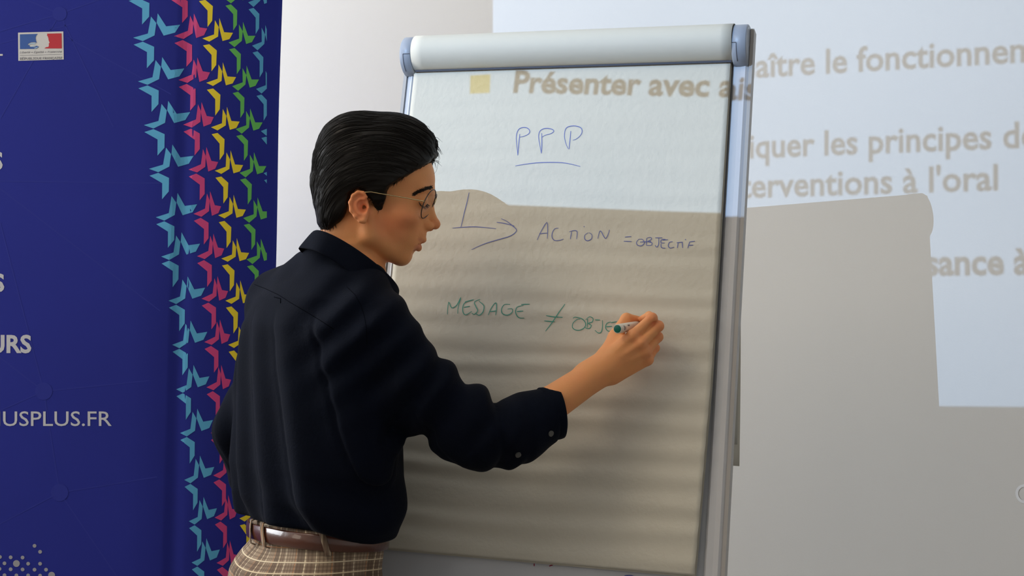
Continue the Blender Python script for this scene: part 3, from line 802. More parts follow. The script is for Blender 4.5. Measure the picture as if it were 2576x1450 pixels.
# --- right hand holding the marker
hZ = lambda x, y, z: W(x, y, z)
MC_ = {'index': (1592, 845, 2.728), 'middle': (1612, 864, 2.726), 'ring': (1625, 885, 2.733), 'pinky': (1629, 905, 2.748)}
wr_ = {'index': (1530, 905, 2.744), 'middle': (1533, 918, 2.742), 'ring': (1536, 932, 2.746), 'pinky': (1541, 945, 2.752)}
for k, r0, r1 in (('index', .0125, .0105), ('middle', .0125, .0108), ('ring', .0122, .0105), ('pinky', .0125, .0105)):
    body.cone(hZ(*wr_[k]), hZ(*MC_[k]), r0+.004, r1, .010)
body.cone(hZ(1550, 925, 2.762), hZ(1615, 898, 2.765), .018, .014, .012)      # heel of the palm
body.cone(hZ(1532, 893, 2.755), hZ(1556, 856, 2.768), .017, .014, .012)      # thumb ball
FG = {'index': [(1592, 845, 2.728), (1640, 801, 2.732), (1633, 795, 2.765), (1616, 803, 2.786)],
      'middle': [(1612, 864, 2.726), (1656, 821, 2.736), (1648, 818, 2.768), (1622, 822, 2.790)],
      'ring': [(1625, 885, 2.733), (1655, 848, 2.748), (1643, 842, 2.775), (1615, 840, 2.788)],
      'pinky': [(1629, 905, 2.748), (1648, 876, 2.766), (1632, 862, 2.788), (1608, 858, 2.790)]}
FR = {'index': (.0102, .0090, .0080, .0068), 'middle': (.0104, .0092, .0080, .0070), 'ring': (.0098, .0086, .0076, .0066), 'pinky': (.0086, .0074, .0066, .0058)}
hand = SDF()
for k in FG:
    P_ = [hZ(*q) for q in FG[k]]; f = SDF(); r_ = FR[k]
    fn_list = [(P_[i], P_[i+1], r_[i], r_[i+1]) for i in range(3)]
    def fn(p, fn_list=fn_list):
        out = None
        for a, c, ra, rb in fn_list:
            ba = c-a; q = p-a; t = np.clip(q@ba/(ba@ba), 0, 1); d = np.linalg.norm(q-t[:, None]*ba, axis=1)-(ra+(rb-ra)*t)
            if out is None: out = d
            else: hh = np.clip(.5+.5*(out-d)/.003, 0, 1); out = out+(d-out)*hh-.003*hh*(1-hh)
        return out
    body.add(fn, (P_[0]+P_[2])/2, .06, .0013)
    body.sph(P_[1]+np.array([0, -.001, 0]), r_[1]*1.06, .004)
for k, rt in (('index', .0042), ('middle', .0045), ('ring', .0040)):
    a_, c_ = hZ(*wr_[k]), hZ(*MC_[k]); body.cone(a_+(c_-a_)*.35+np.array([0, -.0125, .001]), c_+np.array([0, -.0085, .0]), .0022, rt, .0035)
for k in ('index', 'middle', 'ring', 'pinky'):     # knuckles and tendons
    body.sph(hZ(*MC_[k])+np.array([0, -.0035, 0]), .0090, .007)
body.cone(hZ(1621, 839, 2.721), hZ(1645, 812, 2.727), .0022, .0036, .0010, 's')
TH = [hZ(1534, 892, 2.755), hZ(1547, 848, 2.772), hZ(1576, 803, 2.786), hZ(1604, 806, 2.800)]
body.cone(TH[0], TH[1], .0165, .0125, .010); body.cone(TH[1], TH[2], .0120, .0108, .005); body.cone(TH[2], TH[3], .0106, .0080, .004)
body.cone(hZ(1552, 868, 2.760), hZ(1590, 850, 2.738), .011, .010, .010)    # web
HB = body.ops[-60:]
lo = np.array([W(560, 900, 2.9)[0]-.05, 2.45, W(800, 1440, 2.76)[2]]); hi = np.array([W(1680, 900, 2.85)[0]+.02, 3.12, W(950, 290, 2.76)[2]+.03])
V, Q = body.mesh(lo, hi, .0021)
V = relax(V, Q, 2, .45)

def skin_mat():
    m = mat('skin', (.55, .29, .175), .55, spec=.3, sss=.10)
    nt = m.node_tree; b_ = nt.nodes['Principled BSDF']
    at = nt.nodes.new('ShaderNodeAttribute'); at.attribute_name = 'tone'
    tc_ = nt.nodes.new('ShaderNodeTexCoord'); nz = nt.nodes.new('ShaderNodeTexNoise'); nz.inputs['Scale'].default_value = 35; nz.inputs['Detail'].default_value = 5
    nt.links.new(tc_.outputs['Object'], nz.inputs['Vector'])
    mx = nt.nodes.new('ShaderNodeMix'); mx.data_type = 'RGBA'; mx.blend_type = 'MULTIPLY'; mx.inputs[0].default_value = .22
    nt.links.new(at.outputs['Color'], mx.inputs[6]); nt.links.new(nz.outputs['Color'], mx.inputs[7])
    mx.inputs[0].default_value = .12
    nt.links.new(mx.outputs[2], b_.inputs['Base Color'])
    n2 = nt.nodes.new('ShaderNodeTexNoise'); n2.inputs['Scale'].default_value = 420; n2.inputs['Detail'].default_value = 3
    nt.links.new(tc_.outputs['Object'], n2.inputs['Vector'])
    bp = nt.nodes.new('ShaderNodeBump'); bp.inputs['Strength'].default_value = .12; bp.inputs['Distance'].default_value = .002
    nt.links.new(n2.outputs['Fac'], bp.inputs['Height']); nt.links.new(bp.outputs[0], b_.inputs['Normal'])
    return m
M_skin = skin_mat()
body_o = net_obj('body', V, Q, M_skin, person)
# complexion: lips, ears, cheeks, knuckles are redder by nature
base = np.array([.97, .425, .175]); red = np.array([.92, .25, .12]); lip = np.array([.60, .17, .12])
tone = np.tile(base, (len(V), 1))
def blotch(c, r, col, k, M=np.eye(3), rr=None):
    global tone
    d = np.linalg.norm(((V-c)@M.T)/(rr if rr is not None else r), axis=1); w = np.clip(1.15-d, 0, 1)**.8*k; w = np.clip(w, 0, 1)
    tone = tone*(1-w[:, None])+np.array(col)*w[:, None]
for s in (-1, 1):
    blotch(HP(920, 528, .078*s), 1, red, .75, HM(0), np.array([.028, .034, .02]))
    blotch(HP(1005, 565, .05*s), 1, red, .55, HM(0), np.array([.050, .036, .035]))
    blotch(HP(1058, 508, .034*s), .012, [.75, .31, .14], .5)
blotch(HP(1100, 568), .016, red, .5)
blotch(HP(1056, 603), 1, lip, .85, HM(-15), np.array([.0125, .0058, .024]))
blotch(HP(1050, 622), 1, lip, 1.0, HM(10), np.array([.0125, .0066, .022]))
for k in FG:
    blotch(hZ(*FG[k][1]), .015, red, .5); blotch(hZ(*FG[k][0]), .016, red, .35); blotch(hZ(*FG[k][3]), .012, red, .4)
blotch(W(1507, 950, 2.725), .0022, [.12, .06, .04], 1.0)     # mole on the wrist
ca = body_o.data.color_attributes.new('tone', 'FLOAT_COLOR', 'POINT')
ca.data.foreach_set('color', np.concatenate([np.clip(tone, 0, 1), np.ones((len(V), 1))], 1).astype(np.float32).ravel())

def bvh(V, Q): return BVHTree.FromPolygons([tuple(v) for v in V.tolist()], [tuple(q) for q in Q.tolist()])
body_b = bvh(V, Q)
def onto(tree, x, y, off=.0008, dmin=2.3):
    d = ray(x, y); r = tree.ray_cast(Vector(C0), Vector(d/np.linalg.norm(d)))
    if r[0] is None: return None
    n = np.array(r[1]);
    if n@d > 0: n = -n
    return np.array(r[0])+n*off, n
def strip_on(tree, pts_px, w, name, material, parent, off=.0008, dens=8, thick=None, vert=False):
    out = []; N = []
    for (a, c) in zip(pts_px[:-1], pts_px[1:]):
        L = math.hypot(c[0]-a[0], c[1]-a[1]); n = max(1, int(L/dens))
        for i in range(n+(1 if c is pts_px[-1] else 0)):
            r = onto(tree, a[0]+(c[0]-a[0])*i/n, a[1]+(c[1]-a[1])*i/n, off)
            if r is not None: out.append(r[0]); N.append(r[1])
    if len(out) < 2: return None
    b = MB()
    if thick: b.tube(out, thick, 6)
    else: ribbon(b, out, np.array(N), w)
    return b.make(name, material, parent, True)

# ---- eyebrow and lashes: short hairs lying on the skin
M_hair = mat('black hair', (.0065, .0052, .0045), .48, spec=.27)
M_brow = mat('dark brow hair', (.018, .012, .009), .7)
brow_near, brow_far = MB(), MB()
for i in range(420):
    t = rng.random(); x_ = 1043+t*46; y_ = 491-19*t-3*math.sin(t*3.1)+rng.normal()*1.5*(.7+t*.6)
    r = onto(body_b, x_, y_, 0)
    if r is None: continue
    p, n = r; dr = (-HF*.85+HU*(.25*rng.normal()+.1))+HS*.4; dr = dr-n*(dr@n); dr /= np.linalg.norm(dr)+1e-9
    q = [p+n*.0001, p+dr*.003+n*.0006, p+dr*.006+n*.0004]
    brow_near.tube(q, [.00034, .0003, .0001], 4, False)
    brow_far.tube([v-2*((v-H0)@HS)*HS for v in q], [.00034, .0003, .0001], 4, False)
brow_near.make('eyebrow', M_brow, person); brow_far.make('eyebrow', M_brow, person)
for s in (1, -1):
    b = MB()
    for i in range(34):
        t = i/33; c = HP(1074-16*t, 514+1*math.sin(t*3.1), (.019+.025*t)*s); r = body_b.find_nearest(Vector(c)); p = np.array(r[0]); n = np.array(r[1])
        dr = n*.8+HF*.4-HU*.75; dr /= np.linalg.norm(dr)
        b.tube([p, p+dr*.004, p+dr*.0075+HU*.0012], [.0004, .0003, .0001], 4, False)
    b.make('eyelashes', M_brow, person)

# ---- hair
hair = SDF()
hair.ell(HP(935, 428), (px(153), px(139), .091), HM(6), .02)
hair.ell(HP(1010, 372), (px(84), px(74), .066), HM(-12), .03)
hair.ell(HP(872, 500), (px(86), px(95), .076), HM(0), .02)
hair.ell(HP(848, 545), (px(42), px(52), .060), HM(-8), .02)
hair.ell(HP(1062, 362), (px(34), px(40), .046), HM(-30), .02)
hair.ell(HP(870, 345), (px(80), px(50), .07), HM(30), .02)
poly = np.array([(1102,388),(1094,372),(1097,352),(1088,340),(1078,334),(1066,318),(1040,300),(1010,289),(975,285),(930,286),(880,290),(850,296),(825,312),(806,338),(797,372),(790,410),(784,445),(782,470),(786,485),(792,498),(797,530),(804,556),(806,577),(812,585),(835,589),(852,578),(868,566),(878,556),(883,545),(886,520),(893,500),(908,489),(926,494),(935,508),(944,516),(954,546),(964,548),(974,516),(978,494),(985,480),(1000,468),(1022,456),(1045,442),(1062,430),(1080,412),(1090,396)], float)
def poly_sdf(p):
    q = p-H0; X = 950+(q@HF)*PXM*HF[0]; Y = 480-(q@HU)*PXM; s_ = q@HS
    Pn = np.stack([X, Y], 1); d = np.full(len(p), 1e9); sg = np.ones(len(p)); N = len(poly)
    for i in range(N):
        a = poly[i]; c = poly[i-1]; e = c-a; w = Pn-a; t = np.clip((w@e)/(e@e), 0, 1); dd = w-t[:, None]*e; d = np.minimum(d, (dd**2).sum(1))
        c1 = Pn[:, 1] >= a[1]; c2 = Pn[:, 1] < c[1]; c3 = e[0]*w[:, 1] > e[1]*w[:, 0]
        fl = (c1 & c2 & c3) | (~c1 & ~c2 & ~c3); sg = np.where(fl, -sg, sg)
    return sg*np.sqrt(d)/PXM
hair.add(poly_sdf, H0, 99, .0025, 'i')
FC = (968, 610)      # the strands are combed along arcs round this point of the profile
def flow(p):
    q = p-H0; X = 950+(q@HF)*PXM; Y = 480-(q@HU)*PXM; dx = X-FC[0]; dy = (Y-FC[1])*1.0
    return np.hypot(dx, dy), np.arctan2(-dy, dx), q@HS
def locks(p, f):
    r, an, s = flow(p)
    w1 = noise3(np.stack([r*.05+s*30, an*1.2, s*20], 1), 3.0, 3)
    g = np.sin(r*.17+s*115+4*w1)*.0005+np.sin(r*.45+s*260+3*np.sin(an*2))*.0003+w1*.0032
    return f+g
hair.add(locks, H0, 99, 0, 'w')
hlo = HP(770, 600, -.11); hhi = HP(1112, 275, .11)
V2, Q2 = hair.mesh(np.minimum(hlo, hhi)-.01, np.maximum(hlo, hhi)+.01, .0021)
V2 = relax(V2, Q2, 1, .4)
mh = M_hair
hair_o = net_obj('hair', V2, Q2, M_hair, person)
hb = bvh(V2, Q2)
b = MB(); rs = np.random.default_rng(11)
def strand(p, steps, st, rad, lift=.0008, sgn=-1, jit=.15):
    pts = []; wob = rs.normal()*jit
    for i in range(steps):
        r = hb.find_nearest(Vector(p)); c = np.array(r[0]); n = np.array(r[1])
        pts.append(c+n*lift*(.5+math.sin(i/steps*3.1)))
        q = c-H0; dx = (q@HF)*PXM+950-FC[0]; dz = -(480-(q@HU)*PXM-FC[1])
        t = HF*(-dz)+HU*dx; t = t/(np.linalg.norm(t)+1e-9)*(1)
        if dz < 0: t = t
        t = t+HS*wob*.5+ (HF*dx+HU*dz)/math.hypot(dx, dz)*wob*.3
        t = t-n*(t@n); t /= np.linalg.norm(t)+1e-9
        p = c+t*st
    if len(pts) > 2:
        rr = [rad*(.4+.6*math.sin(math.pi*(i+.6)/(len(pts)))) for i in range(len(pts))]
        b.tube(pts, rr, 4, False)
sel = rs.integers(0, len(V2), 3400)
for i in sel:
    if V2[i][1] > H0[1]+.06 and rs.random() < .5: continue
    if np.abs(poly_sdf(V2[i][None])[0]) < .012 and (V2[i]-H0)@HU < .02: continue
    strand(V2[i], rs.integers(6, 13), .0055, .0003+.0003*rs.random()**2)
# loose hair ends over the forehead and nape
for i in range(60):
    t = rs.random(); s = rs.normal()*.03; p0 = HP(1070+rs.normal()*8, 345+rs.random()*45, s); r = hb.find_nearest(Vector(p0)); p0 = np.array(r[0])
    a = -.3-.9*rs.random(); L = .008+.012*rs.random(); d = HF*math.cos(a)+HU*math.sin(a)
    b.tube([p0, p0+d*L*.5+HU*.001, p0+d*L-HU*.004*rs.random()], [.0004, .0003, .0001], 4, False)
for a0 in ((1030, 300, 1060, 310, 1084, 335, 1092, 350), (1040, 305, 1076, 318, 1090, 345, 1091, 352), (1096, 380, 1104, 400, 1098, 430, 1088, 442)):
    b.tube([HP(a0[0], a0[1], .01), HP(a0[2], a0[3], .012), HP(a0[4], a0[5], .012), HP(a0[6], a0[7], .01)], [.0003, .00025, .0002, .0001], 4, False)
for i in range(160):
    t = rs.random(); s = rs.normal()*.03; p0 = HP(806+t*50+rs.normal()*4, 572+rs.random()*12, .055-abs(rs.normal())*.06)
    r = hb.find_nearest(Vector(p0)); p0 = np.array(r[0]); d = -HU+HF*(.2+.3*rs.normal()*.4)
    b.tube([p0, p0+d*.003, p0+d*.006], [.0004, .0003, .0001], 4, False)
for i in range(110):
    q = poly[rs.integers(30, 45)]; q2 = q+rs.normal(size=2)*3; r = hb.find_nearest(Vector(HP(*q2, .068))); p0 = np.array(r[0]); d = -HU*.8-HF*.5+rs.normal(size=3)*.25
    b.tube([p0, p0+d*.003, p0+d*.0065], [.0004, .0003, .0001], 4, False)
st = b.make('hair_strands', M_hair, hair_o, True); st['kind'] = 'stuff'

# ---- glasses
M_gold = mat('gold wire', (.75, .60, .32), .25, metal=1.0); M_rim = mat('dark tortoise rim', (.035, .022, .018), .3)
M_lens = bpy.data.materials.new('clear lens'); M_lens.use_nodes = True; nt = M_lens.node_tree; nt.nodes.clear()
g1 = nt.nodes.new('ShaderNodeBsdfGlossy'); g1.inputs['Roughness'].default_value = .02; g2 = nt.nodes.new('ShaderNodeBsdfTransparent'); g2.inputs[0].default_value = (.97, .97, .98, 1)
mxs = nt.nodes.new('ShaderNodeMixShader'); mo = nt.nodes.new('ShaderNodeOutputMaterial')
mxs.inputs[0].default_value = .07; nt.links.new(g2.outputs[0], mxs.inputs[1]); nt.links.new(g1.outputs[0], mxs.inputs[2]); nt.links.new(mxs.outputs[0], mo.inputs[0])
glasses_mb = MB()
lv = HF*.36*1.0+HU*.93; lv /= np.linalg.norm(lv)
rims = []
for s in (1, -1):
    c = HP(1081, 517, .032*s); ls = HS*s*.97-HF*.25; ls /= np.linalg.norm(ls)
    rims.append([c+ls*.0255*math.cos(a)+lv*(.0275*math.sin(a)) for a in np.linspace(0, 2*math.pi, 41)])
b = MB()
for R_ in rims: b.tube(R_, .00095, 8, False)
gl = b.make('glasses', M_rim, person, True)
b = MB(); b.tube([rims[0][20]+lv*.006, HP(1096, 503, 0)+lv*.004, rims[1][20]+lv*.006], .0009, 8); b.make('bridge', M_gold, gl, True)
for s, R_ in ((1, rims[0]), (-1, rims[1])):
    b = MB(); h = R_[0]+lv*.002
    b.tube([h, h-HF*.004+HS*s*.003, HP(1030+4, 510, .069*s), HP(955+7, 500, .0775*s), HP(937+7, 497, .0785*s), HP(912+7, 499, .0785*s), HP(900+7, 515, .0765*s)], .0010, 8); b.make('temple', M_gold, gl, True)
    b = MB(); c = sum(R_[:-1])/40; k = len(b.V); b.V += [c]+R_[:-1]
    for i in range(40): b.F.append((0, 1+i, 1+(i+1) % 40))
    b.make('lens', M_lens, gl)
    b = MB(); q = HP(1081, 514, .010*s); b.tube([q-HU*.004, q+HU*.004], .0012, 8); b.make('nose_pad', M_rim, gl)

# ------------------------------------------------------------------ shirt
M_shirt = mat('navy corduroy shirt', (.0020, .0040, .0112), .9, spec=.11, bump=.12, bscale=260, var=.25, vscale=14, sheen=.02)
shirt = SDF()
zz = [W(800, y, 2.76)[2] for y in (1378, 1345, 1318, 1260, 1180, 1100, 950, 830, 760, 700, 660)]
sa = [.140, .158, .170, .187, .196, .194, .186, .178, .160, .120, .08]
sb = [.102, .114, .120, .126, .127, .126, .122, .116, .104, .082, .06]
scx = [812, 810, 808, 800, 794, 797, 800, 803, 815, 842, 868]
sc = np.array([W(x, y, 2.77)[:2] for x, y in zip(scx, (1378, 1345, 1318, 1260, 1180, 1100, 950, 830, 760, 700, 660))])
shirt.add(stack(zz, sa, sb, sc, 2.2, lo=zz[0], lean=-.06), W(800, 1020, 2.77), .6, .02)
shirt.cone(W(938, 840, 2.66), W(868, 738, 2.755), .064, .054, .03); shirt.cone(W(838, 655, 2.765), W(850, 710, 2.765), .050, .060, .03); shirt.cone(W(838, 672, 2.735), W(905, 738, 2.70), .044, .045, .03); shirt.cone(W(717, 772, 2.885), W(792, 722, 2.80), .075, .058, .03); shirt.cone(W(792, 722, 2.80), W(850, 690, 2.765), .056, .050, .03)
shirt.cone(W(940, 840, 2.66), W(1042, 962, 2.655), .068, .062, .04)
UA0 = W(1042, 962, 2.655); ELB = W(1200, 1093, 2.668)
shirt.cone(UA0, ELB, .060, .055, .018)
CF = W(1390, 1041, 2.716)
shirt.cone(ELB, W(1300, 1085, 2.69), .058, .054, .03)
shirt.cone(W(1300, 1085, 2.69), W(1345, 1062, 2.705), .054, .050, .02)
shirt.cone(W(1330, 1058, 2.70), CF, .0505, .0478, .008)
shirt.cone(W(1000, 985, 2.66), W(1090, 1056, 2.66), .045, .030, .015)
shirt.ell(W(1150, 1105, 2.66), (.045, .03, .038), np.eye(3), .02)
shirt.ell(W(1232, 1128, 2.675), (.055, .028, .032), np.array([[.97, 0, .2], [0, 1, 0], [-.2, 0, .97]]), .015)
# left sleeve
shirt.cone(W(732, 805, 2.885), W(608, 1082, 2.93), .062, .050, .03); shirt.cone(W(606, 1088, 2.93), W(628, 1192, 2.965), .048, .044, .02)
adir = (CF-W(1330, 1050, 2.705)); adir /= np.linalg.norm(adir)
udir = (ELB-RSH); UL = np.linalg.norm(udir); udir /= UL
fdir = (CF-ELB); FL_ = np.linalg.norm(fdir); fdir /= FL_
def folds(p, f):
    # sleeve gathers
    t = (p-RSH)@udir; rad = np.linalg.norm((p-RSH)-t[:, None]*udir, axis=1)
    m1 = np.clip((t-.06)/.05, 0, 1)*np.clip((UL+.03-t)/.05, 0, 1)*np.clip((.13-rad)/.03, 0, 1)
    ph = noise3(p, 18, 5)
    r1 = np.abs(np.sin((t*62)+2.2*ph+p[:, 2]*16))
    f = f-m1*(.0095*(r1-.5))
    t2 = (p-ELB)@fdir; rad2 = np.linalg.norm((p-ELB)-t2[:, None]*fdir, axis=1)
    m2 = np.clip((t2+.02)/.04, 0, 1)*np.clip((FL_-.055-t2)/.04, 0, 1)*np.clip((.11-rad2)/.03, 0, 1)
    r2 = np.abs(np.sin(t2*55+2.4*noise3(p, 20, 8)-p[:, 2]*22))
    f = f-m2*(.0095*(r2-.5))
    # back folds, running down from the yoke
    tt = (p-W(800, 1000, 2.77))
    u = tt@TR; z = p[:, 2]; mb = np.clip((W(0, 760, 2.76)[2]-z)/.06, 0, 1)*np.clip((.30-np.abs(tt@TR))/.1, 0, 1)
    ub = u+.05*np.sin((z-1.2)*5)+.35*np.clip(1.25-z, 0, 1)*.25
    g = np.sin(ub*72+1.4*noise3(p*np.array([1, 1, .25]), 9, 2))
    f = f-mb*.0085*g*(.5+.5*noise3(p, 6, 9))
    mw = np.clip((W(0, 1180, 2.76)[2]-z)/.07, 0, 1)
    f = f-mw*.007*np.sin(ub*46+z*38+2.0*noise3(p, 10, 4))
    # shoulder diagonal folds
    ms = np.exp(-(np.linalg.norm(p-W(925, 800, 2.6), axis=1)/.11)**2)
    f = f-ms*.0055*np.sin((p[:, 0]*.8-p[:, 2]*.9)*95+2*noise3(p, 14, 6))
    f = f-(m1+m2)*.0026*np.sin(noise3(p, 42, 31)*5+t*95)
    vb = np.abs(np.sin(ub*38+1.2*noise3(p*np.array([1, 1, .2]), 12, 17)))
    f = f+mb*.0030*np.exp(-(vb/.16)**2)
    f = f-.0015*noise3(p, 32, 12)
    return f
shirt.add(folds, H0, 99, 0, 'w')
def past_cuff(p):
    t = (p-CF)@adir; rad = np.linalg.norm((p-CF)-t[:, None]*adir, axis=1); return np.maximum(-t, rad-.075)
shirt.add(past_cuff, CF+adir*.05, .1, .001, 's')
shirt.cone(CF-adir*.012, CF+adir*.08, .041, .041, .002, 's')
HEM = W(813, 1337, 2.66)
def below_hem(p): dx = p[:, 0]-HEM[0]; return p[:, 2]-(HEM[2]-.085*dx-.22*np.clip(dx, 0, .075)+.25*np.clip(dx-.085, 0, .1))
shirt.add(lambda p: np.where(p[:, 0] > HEM[0]+.3, 1.0, below_hem(p)), HEM, 99, .006, 's')
# box pleat groove in the middle of the back
slo_ = np.array([W(550, 900, 2.9)[0]-.06, 2.44, W(800, 1395, 2.76)[2]]); shi_ = np.array([CF[0]+.06, 3.16, W(800, 600, 2.76)[2]])
V3, Q3 = shirt.mesh(slo_, shi_, .0036)
V3 = relax(V3, Q3, 2, .4)
shirt_o = net_obj('shirt', V3, Q3, M_shirt, person)
sb_ = bvh(V3, Q3)
# cuff end band
b = MB(); ring = []
e1 = np.cross(adir, [0, 0, 1.]); e1 /= np.linalg.norm(e1); e2 = np.cross(e1, adir)
P = []
for a in np.linspace(0, 2*math.pi, 40, endpoint=False):
    o_ = e1*math.cos(a)+e2*math.sin(a); P.append([CF+adir*x+o_*r_ for x, r_ in ((-.020, .044), (-.018, .0488), (.008, .0470), (.013, .0460), (.014, .0435), (.0, .041))])
b.grid(P, True); b.make('cuff', M_shirt, shirt_o, True)
M_btn = mat('dull shell button', (.10, .10, .095), .4)
for (x, y) in ((1385, 1097), (1303, 1150)):
    r = onto(sb_, x, y-6, .001) or (W(x, y, 2.65), np.array([0, -1., 0]))
    b = MB(); b.tube([r[0]-r[1]*.001, r[0]+r[1]*.0018], .0052, 16); b.make('button', M_btn, shirt_o)
M_seam = mat('navy seam', (.0012, .0018, .0045), 1.0, spec=.04)
for L, w in (([(640, 716), (668, 727), (700, 742), (728, 760), (760, 779), (800, 803), (840, 829)], .00045), ([(690, 748), (706, 752), (706, 763)], .0008), ([(872, 722), (893, 742), (908, 768), (917, 798), (922, 830), (923, 865)], .0004)):
    strip_on(sb_, L, .002, 'seam', M_seam, shirt_o, .0002, 6, thick=w)
b = MB()
# collar: stand and fold
cc = W(893, 664, 2.745)
cdn = math.radians(-34)
c1 = np.array([math.cos(.38), math.sin(.38), 0])*math.cos(cdn)+HU*math.sin(cdn); c2 = np.array([math.sin(.38), -math.cos(.38), 0]); cu = np.cross(c1, -c2); cu = cu if cu[2] > 0 else -cu
P = []
for a in np.linspace(-math.pi*.90, math.pi*.90, 70):
    th = a+math.pi      # a=0 at the nape
    ca_, sa_ = math.cos(th), math.sin(th)
    fwd = (1+ca_)/2      # 1 at the front
    R1, R2 = .0925, .064
    top = cc+c1*R1*ca_+c2*R2*sa_+cu*(.004+.004*abs(sa_))
    out = c1*ca_*R2+c2*sa_*R1; out /= np.linalg.norm(out)
    hgt = .042+.012*fwd**2
    dn = -cu*.75-HU*.45; dn /= np.linalg.norm(dn)
    wob = .0015*math.sin(a*7)
    inn = top-out*.004-cu*.020
    P.append([inn, top-out*.0025, top+out*.0005+cu*.0015, top+out*.0035+dn*.004, top+out*(.0075+wob)+dn*hgt*.5, top+out*(.0125+wob*2)+dn*hgt])
b.grid(P); co = b.make('collar', M_shirt, shirt_o, True); solidify(co, .0016, 0)
sm = co.modifiers.new('sub', 'SUBSURF'); sm.levels = 1; sm.render_levels = 1

# ------------------------------------------------------------------ trousers
def plaid_mat():
    m = mat('brown plaid wool', (.30, .22, .15), .85, spec=.2, bump=.10, bscale=500, sheen=.1)
    nt = m.node_tree; L = nt.links; b_ = nt.nodes['Principled BSDF']
    at = nt.nodes.new('ShaderNodeAttribute'); at.attribute_name = 'weave'; sp = nt.nodes.new('ShaderNodeSeparateXYZ'); L.new(at.outputs['Vector'], sp.inputs[0])
    def math_(op, a, c=None, clamp=False):
        n = nt.nodes.new('ShaderNodeMath'); n.operation = op; n.use_clamp = clamp
        for i, v in enumerate((a, c)):
            if v is None: continue
            if isinstance(v, (int, float)): n.inputs[i].default_value = v
            else: L.new(v, n.inputs[i])
        return n.outputs[0]
    def stripe(src, per, lo_, hi_):
        f = math_('FRACT', math_('DIVIDE', src, per)); return math_('MULTIPLY', math_('GREATER_THAN', f, lo_), math_('LESS_THAN', f, hi_))
    col = None
    rgb = nt.nodes.new('ShaderNodeRGB'); rgb.outputs[0].default_value = (.40, .305, .215, 1); cur = rgb.outputs[0]
    X, Y = sp.outputs[0], sp.outputs[1]
    def over(cur, fac, colr, k):
        mx = nt.nodes.new('ShaderNodeMix'); mx.data_type = 'RGBA'; L.new(math_('MULTIPLY', fac, k), mx.inputs[0]); L.new(cur, mx.inputs[6]); mx.inputs[7].default_value = (*colr, 1); return mx.outputs[2]
    for S_, o_ in ((X, 0), (Y, 0)):
        cur = over(cur, stripe(S_, .062, .08, .30), (.10, .065, .045), .62)
        cur = over(cur, stripe(S_, .062, .38, .58), (.16, .10, .07), .45)
    for S_ in (X, Y):
        cur = over(cur, stripe(S_, .0062, .0, .40), (.12, .08, .055), .45)
        cur = over(cur, stripe(S_, .062, .325, .355), (.80, .66, .44), .85)
        cur = over(cur, stripe(S_, .062, .62, .65), (.82, .70, .50), .85)
        cur = over(cur, stripe(S_, .062, .02, .05), (.55, .24, .10), .6)
    L.new(cur, b_.inputs['Base Color']); return m
M_plaid = plaid_mat()
tr = SDF()
tzz = [W(800, y, 2.76)[2] for y in (1690, 1590, 1500, 1450, 1410, 1378, 1345, 1318)]
taa = [.13, .172, .180, .172, .158, .150, .148, .150]; tbb = [.085, .115, .122, .122, .110, .103, .100, .102]
tcc = np.array([W(x, y, 2.77)[:2] for x, y in ((725, 1690), (742, 1590), (760, 1500), (771, 1450), (784, 1410), (796, 1378), (799, 1345), (799, 1318))])
tr.add(stack(tzz, taa, tbb, tcc, 2.2, lean=-.06), W(790, 1480, 2.77), .4, .05)
hipc = W(735, 1600, 2.73)
for s, kn, an in ((1, None, None), (-1, None, None)):
    h = hipc+TR*.085*s; h[2] = .80; k = np.array([h[0]+.01+TR[0]*.01*s, h[1]-.0+TR[1]*.01*s, .48])+TF*.03*(1 if s < 0 else .5); a_ = np.array([k[0], k[1], .07])+TF*(-.02)+TR*.02*s
    tr.cone(h, k, .096, .068, .05); tr.cone(k, a_, .066, .056, .02)
    if s == 1: ankR = a_
    else: ankL = a_
def tf(p, f):
    z = p[:, 2]
    f = f-.004*np.clip((1.02-z)/.05, 0, 1)*np.sin(p[:, 0]*40+z*22+2*noise3(p, 9, 21))*np.clip((z-.5)/.3, .3, 1)
    return f
tr.add(tf, H0, 99, 0, 'w')
V4, Q4 = tr.mesh(np.array([hipc[0]-.30, hipc[1]-.30, .04]), np.array([hipc[0]+.30, hipc[1]+.30, tzz[-1]+.02]), .0055)
V4 = relax(V4, Q4, 2, .4)
tro = net_obj('trousers', V4, Q4, M_plaid, person)
q = V4[:, :2]-tcc[3]; ang = np.arctan2(q@TR[:2], q@(-TF[:2])); wv = np.stack([ang*.145+.006*np.sin(V4[:, 2]*30), V4[:, 2]+.007*np.cos(ang*2.0-.3)+.5*.06*(V4[:, 0]-hipc[0]), np.zeros(len(V4))], 1)
wa = tro.data.attributes.new('weave', 'FLOAT_VECTOR', 'POINT'); wa.data.foreach_set('vector', wv.astype(np.float32).ravel())
tb_ = bvh(V4, Q4)
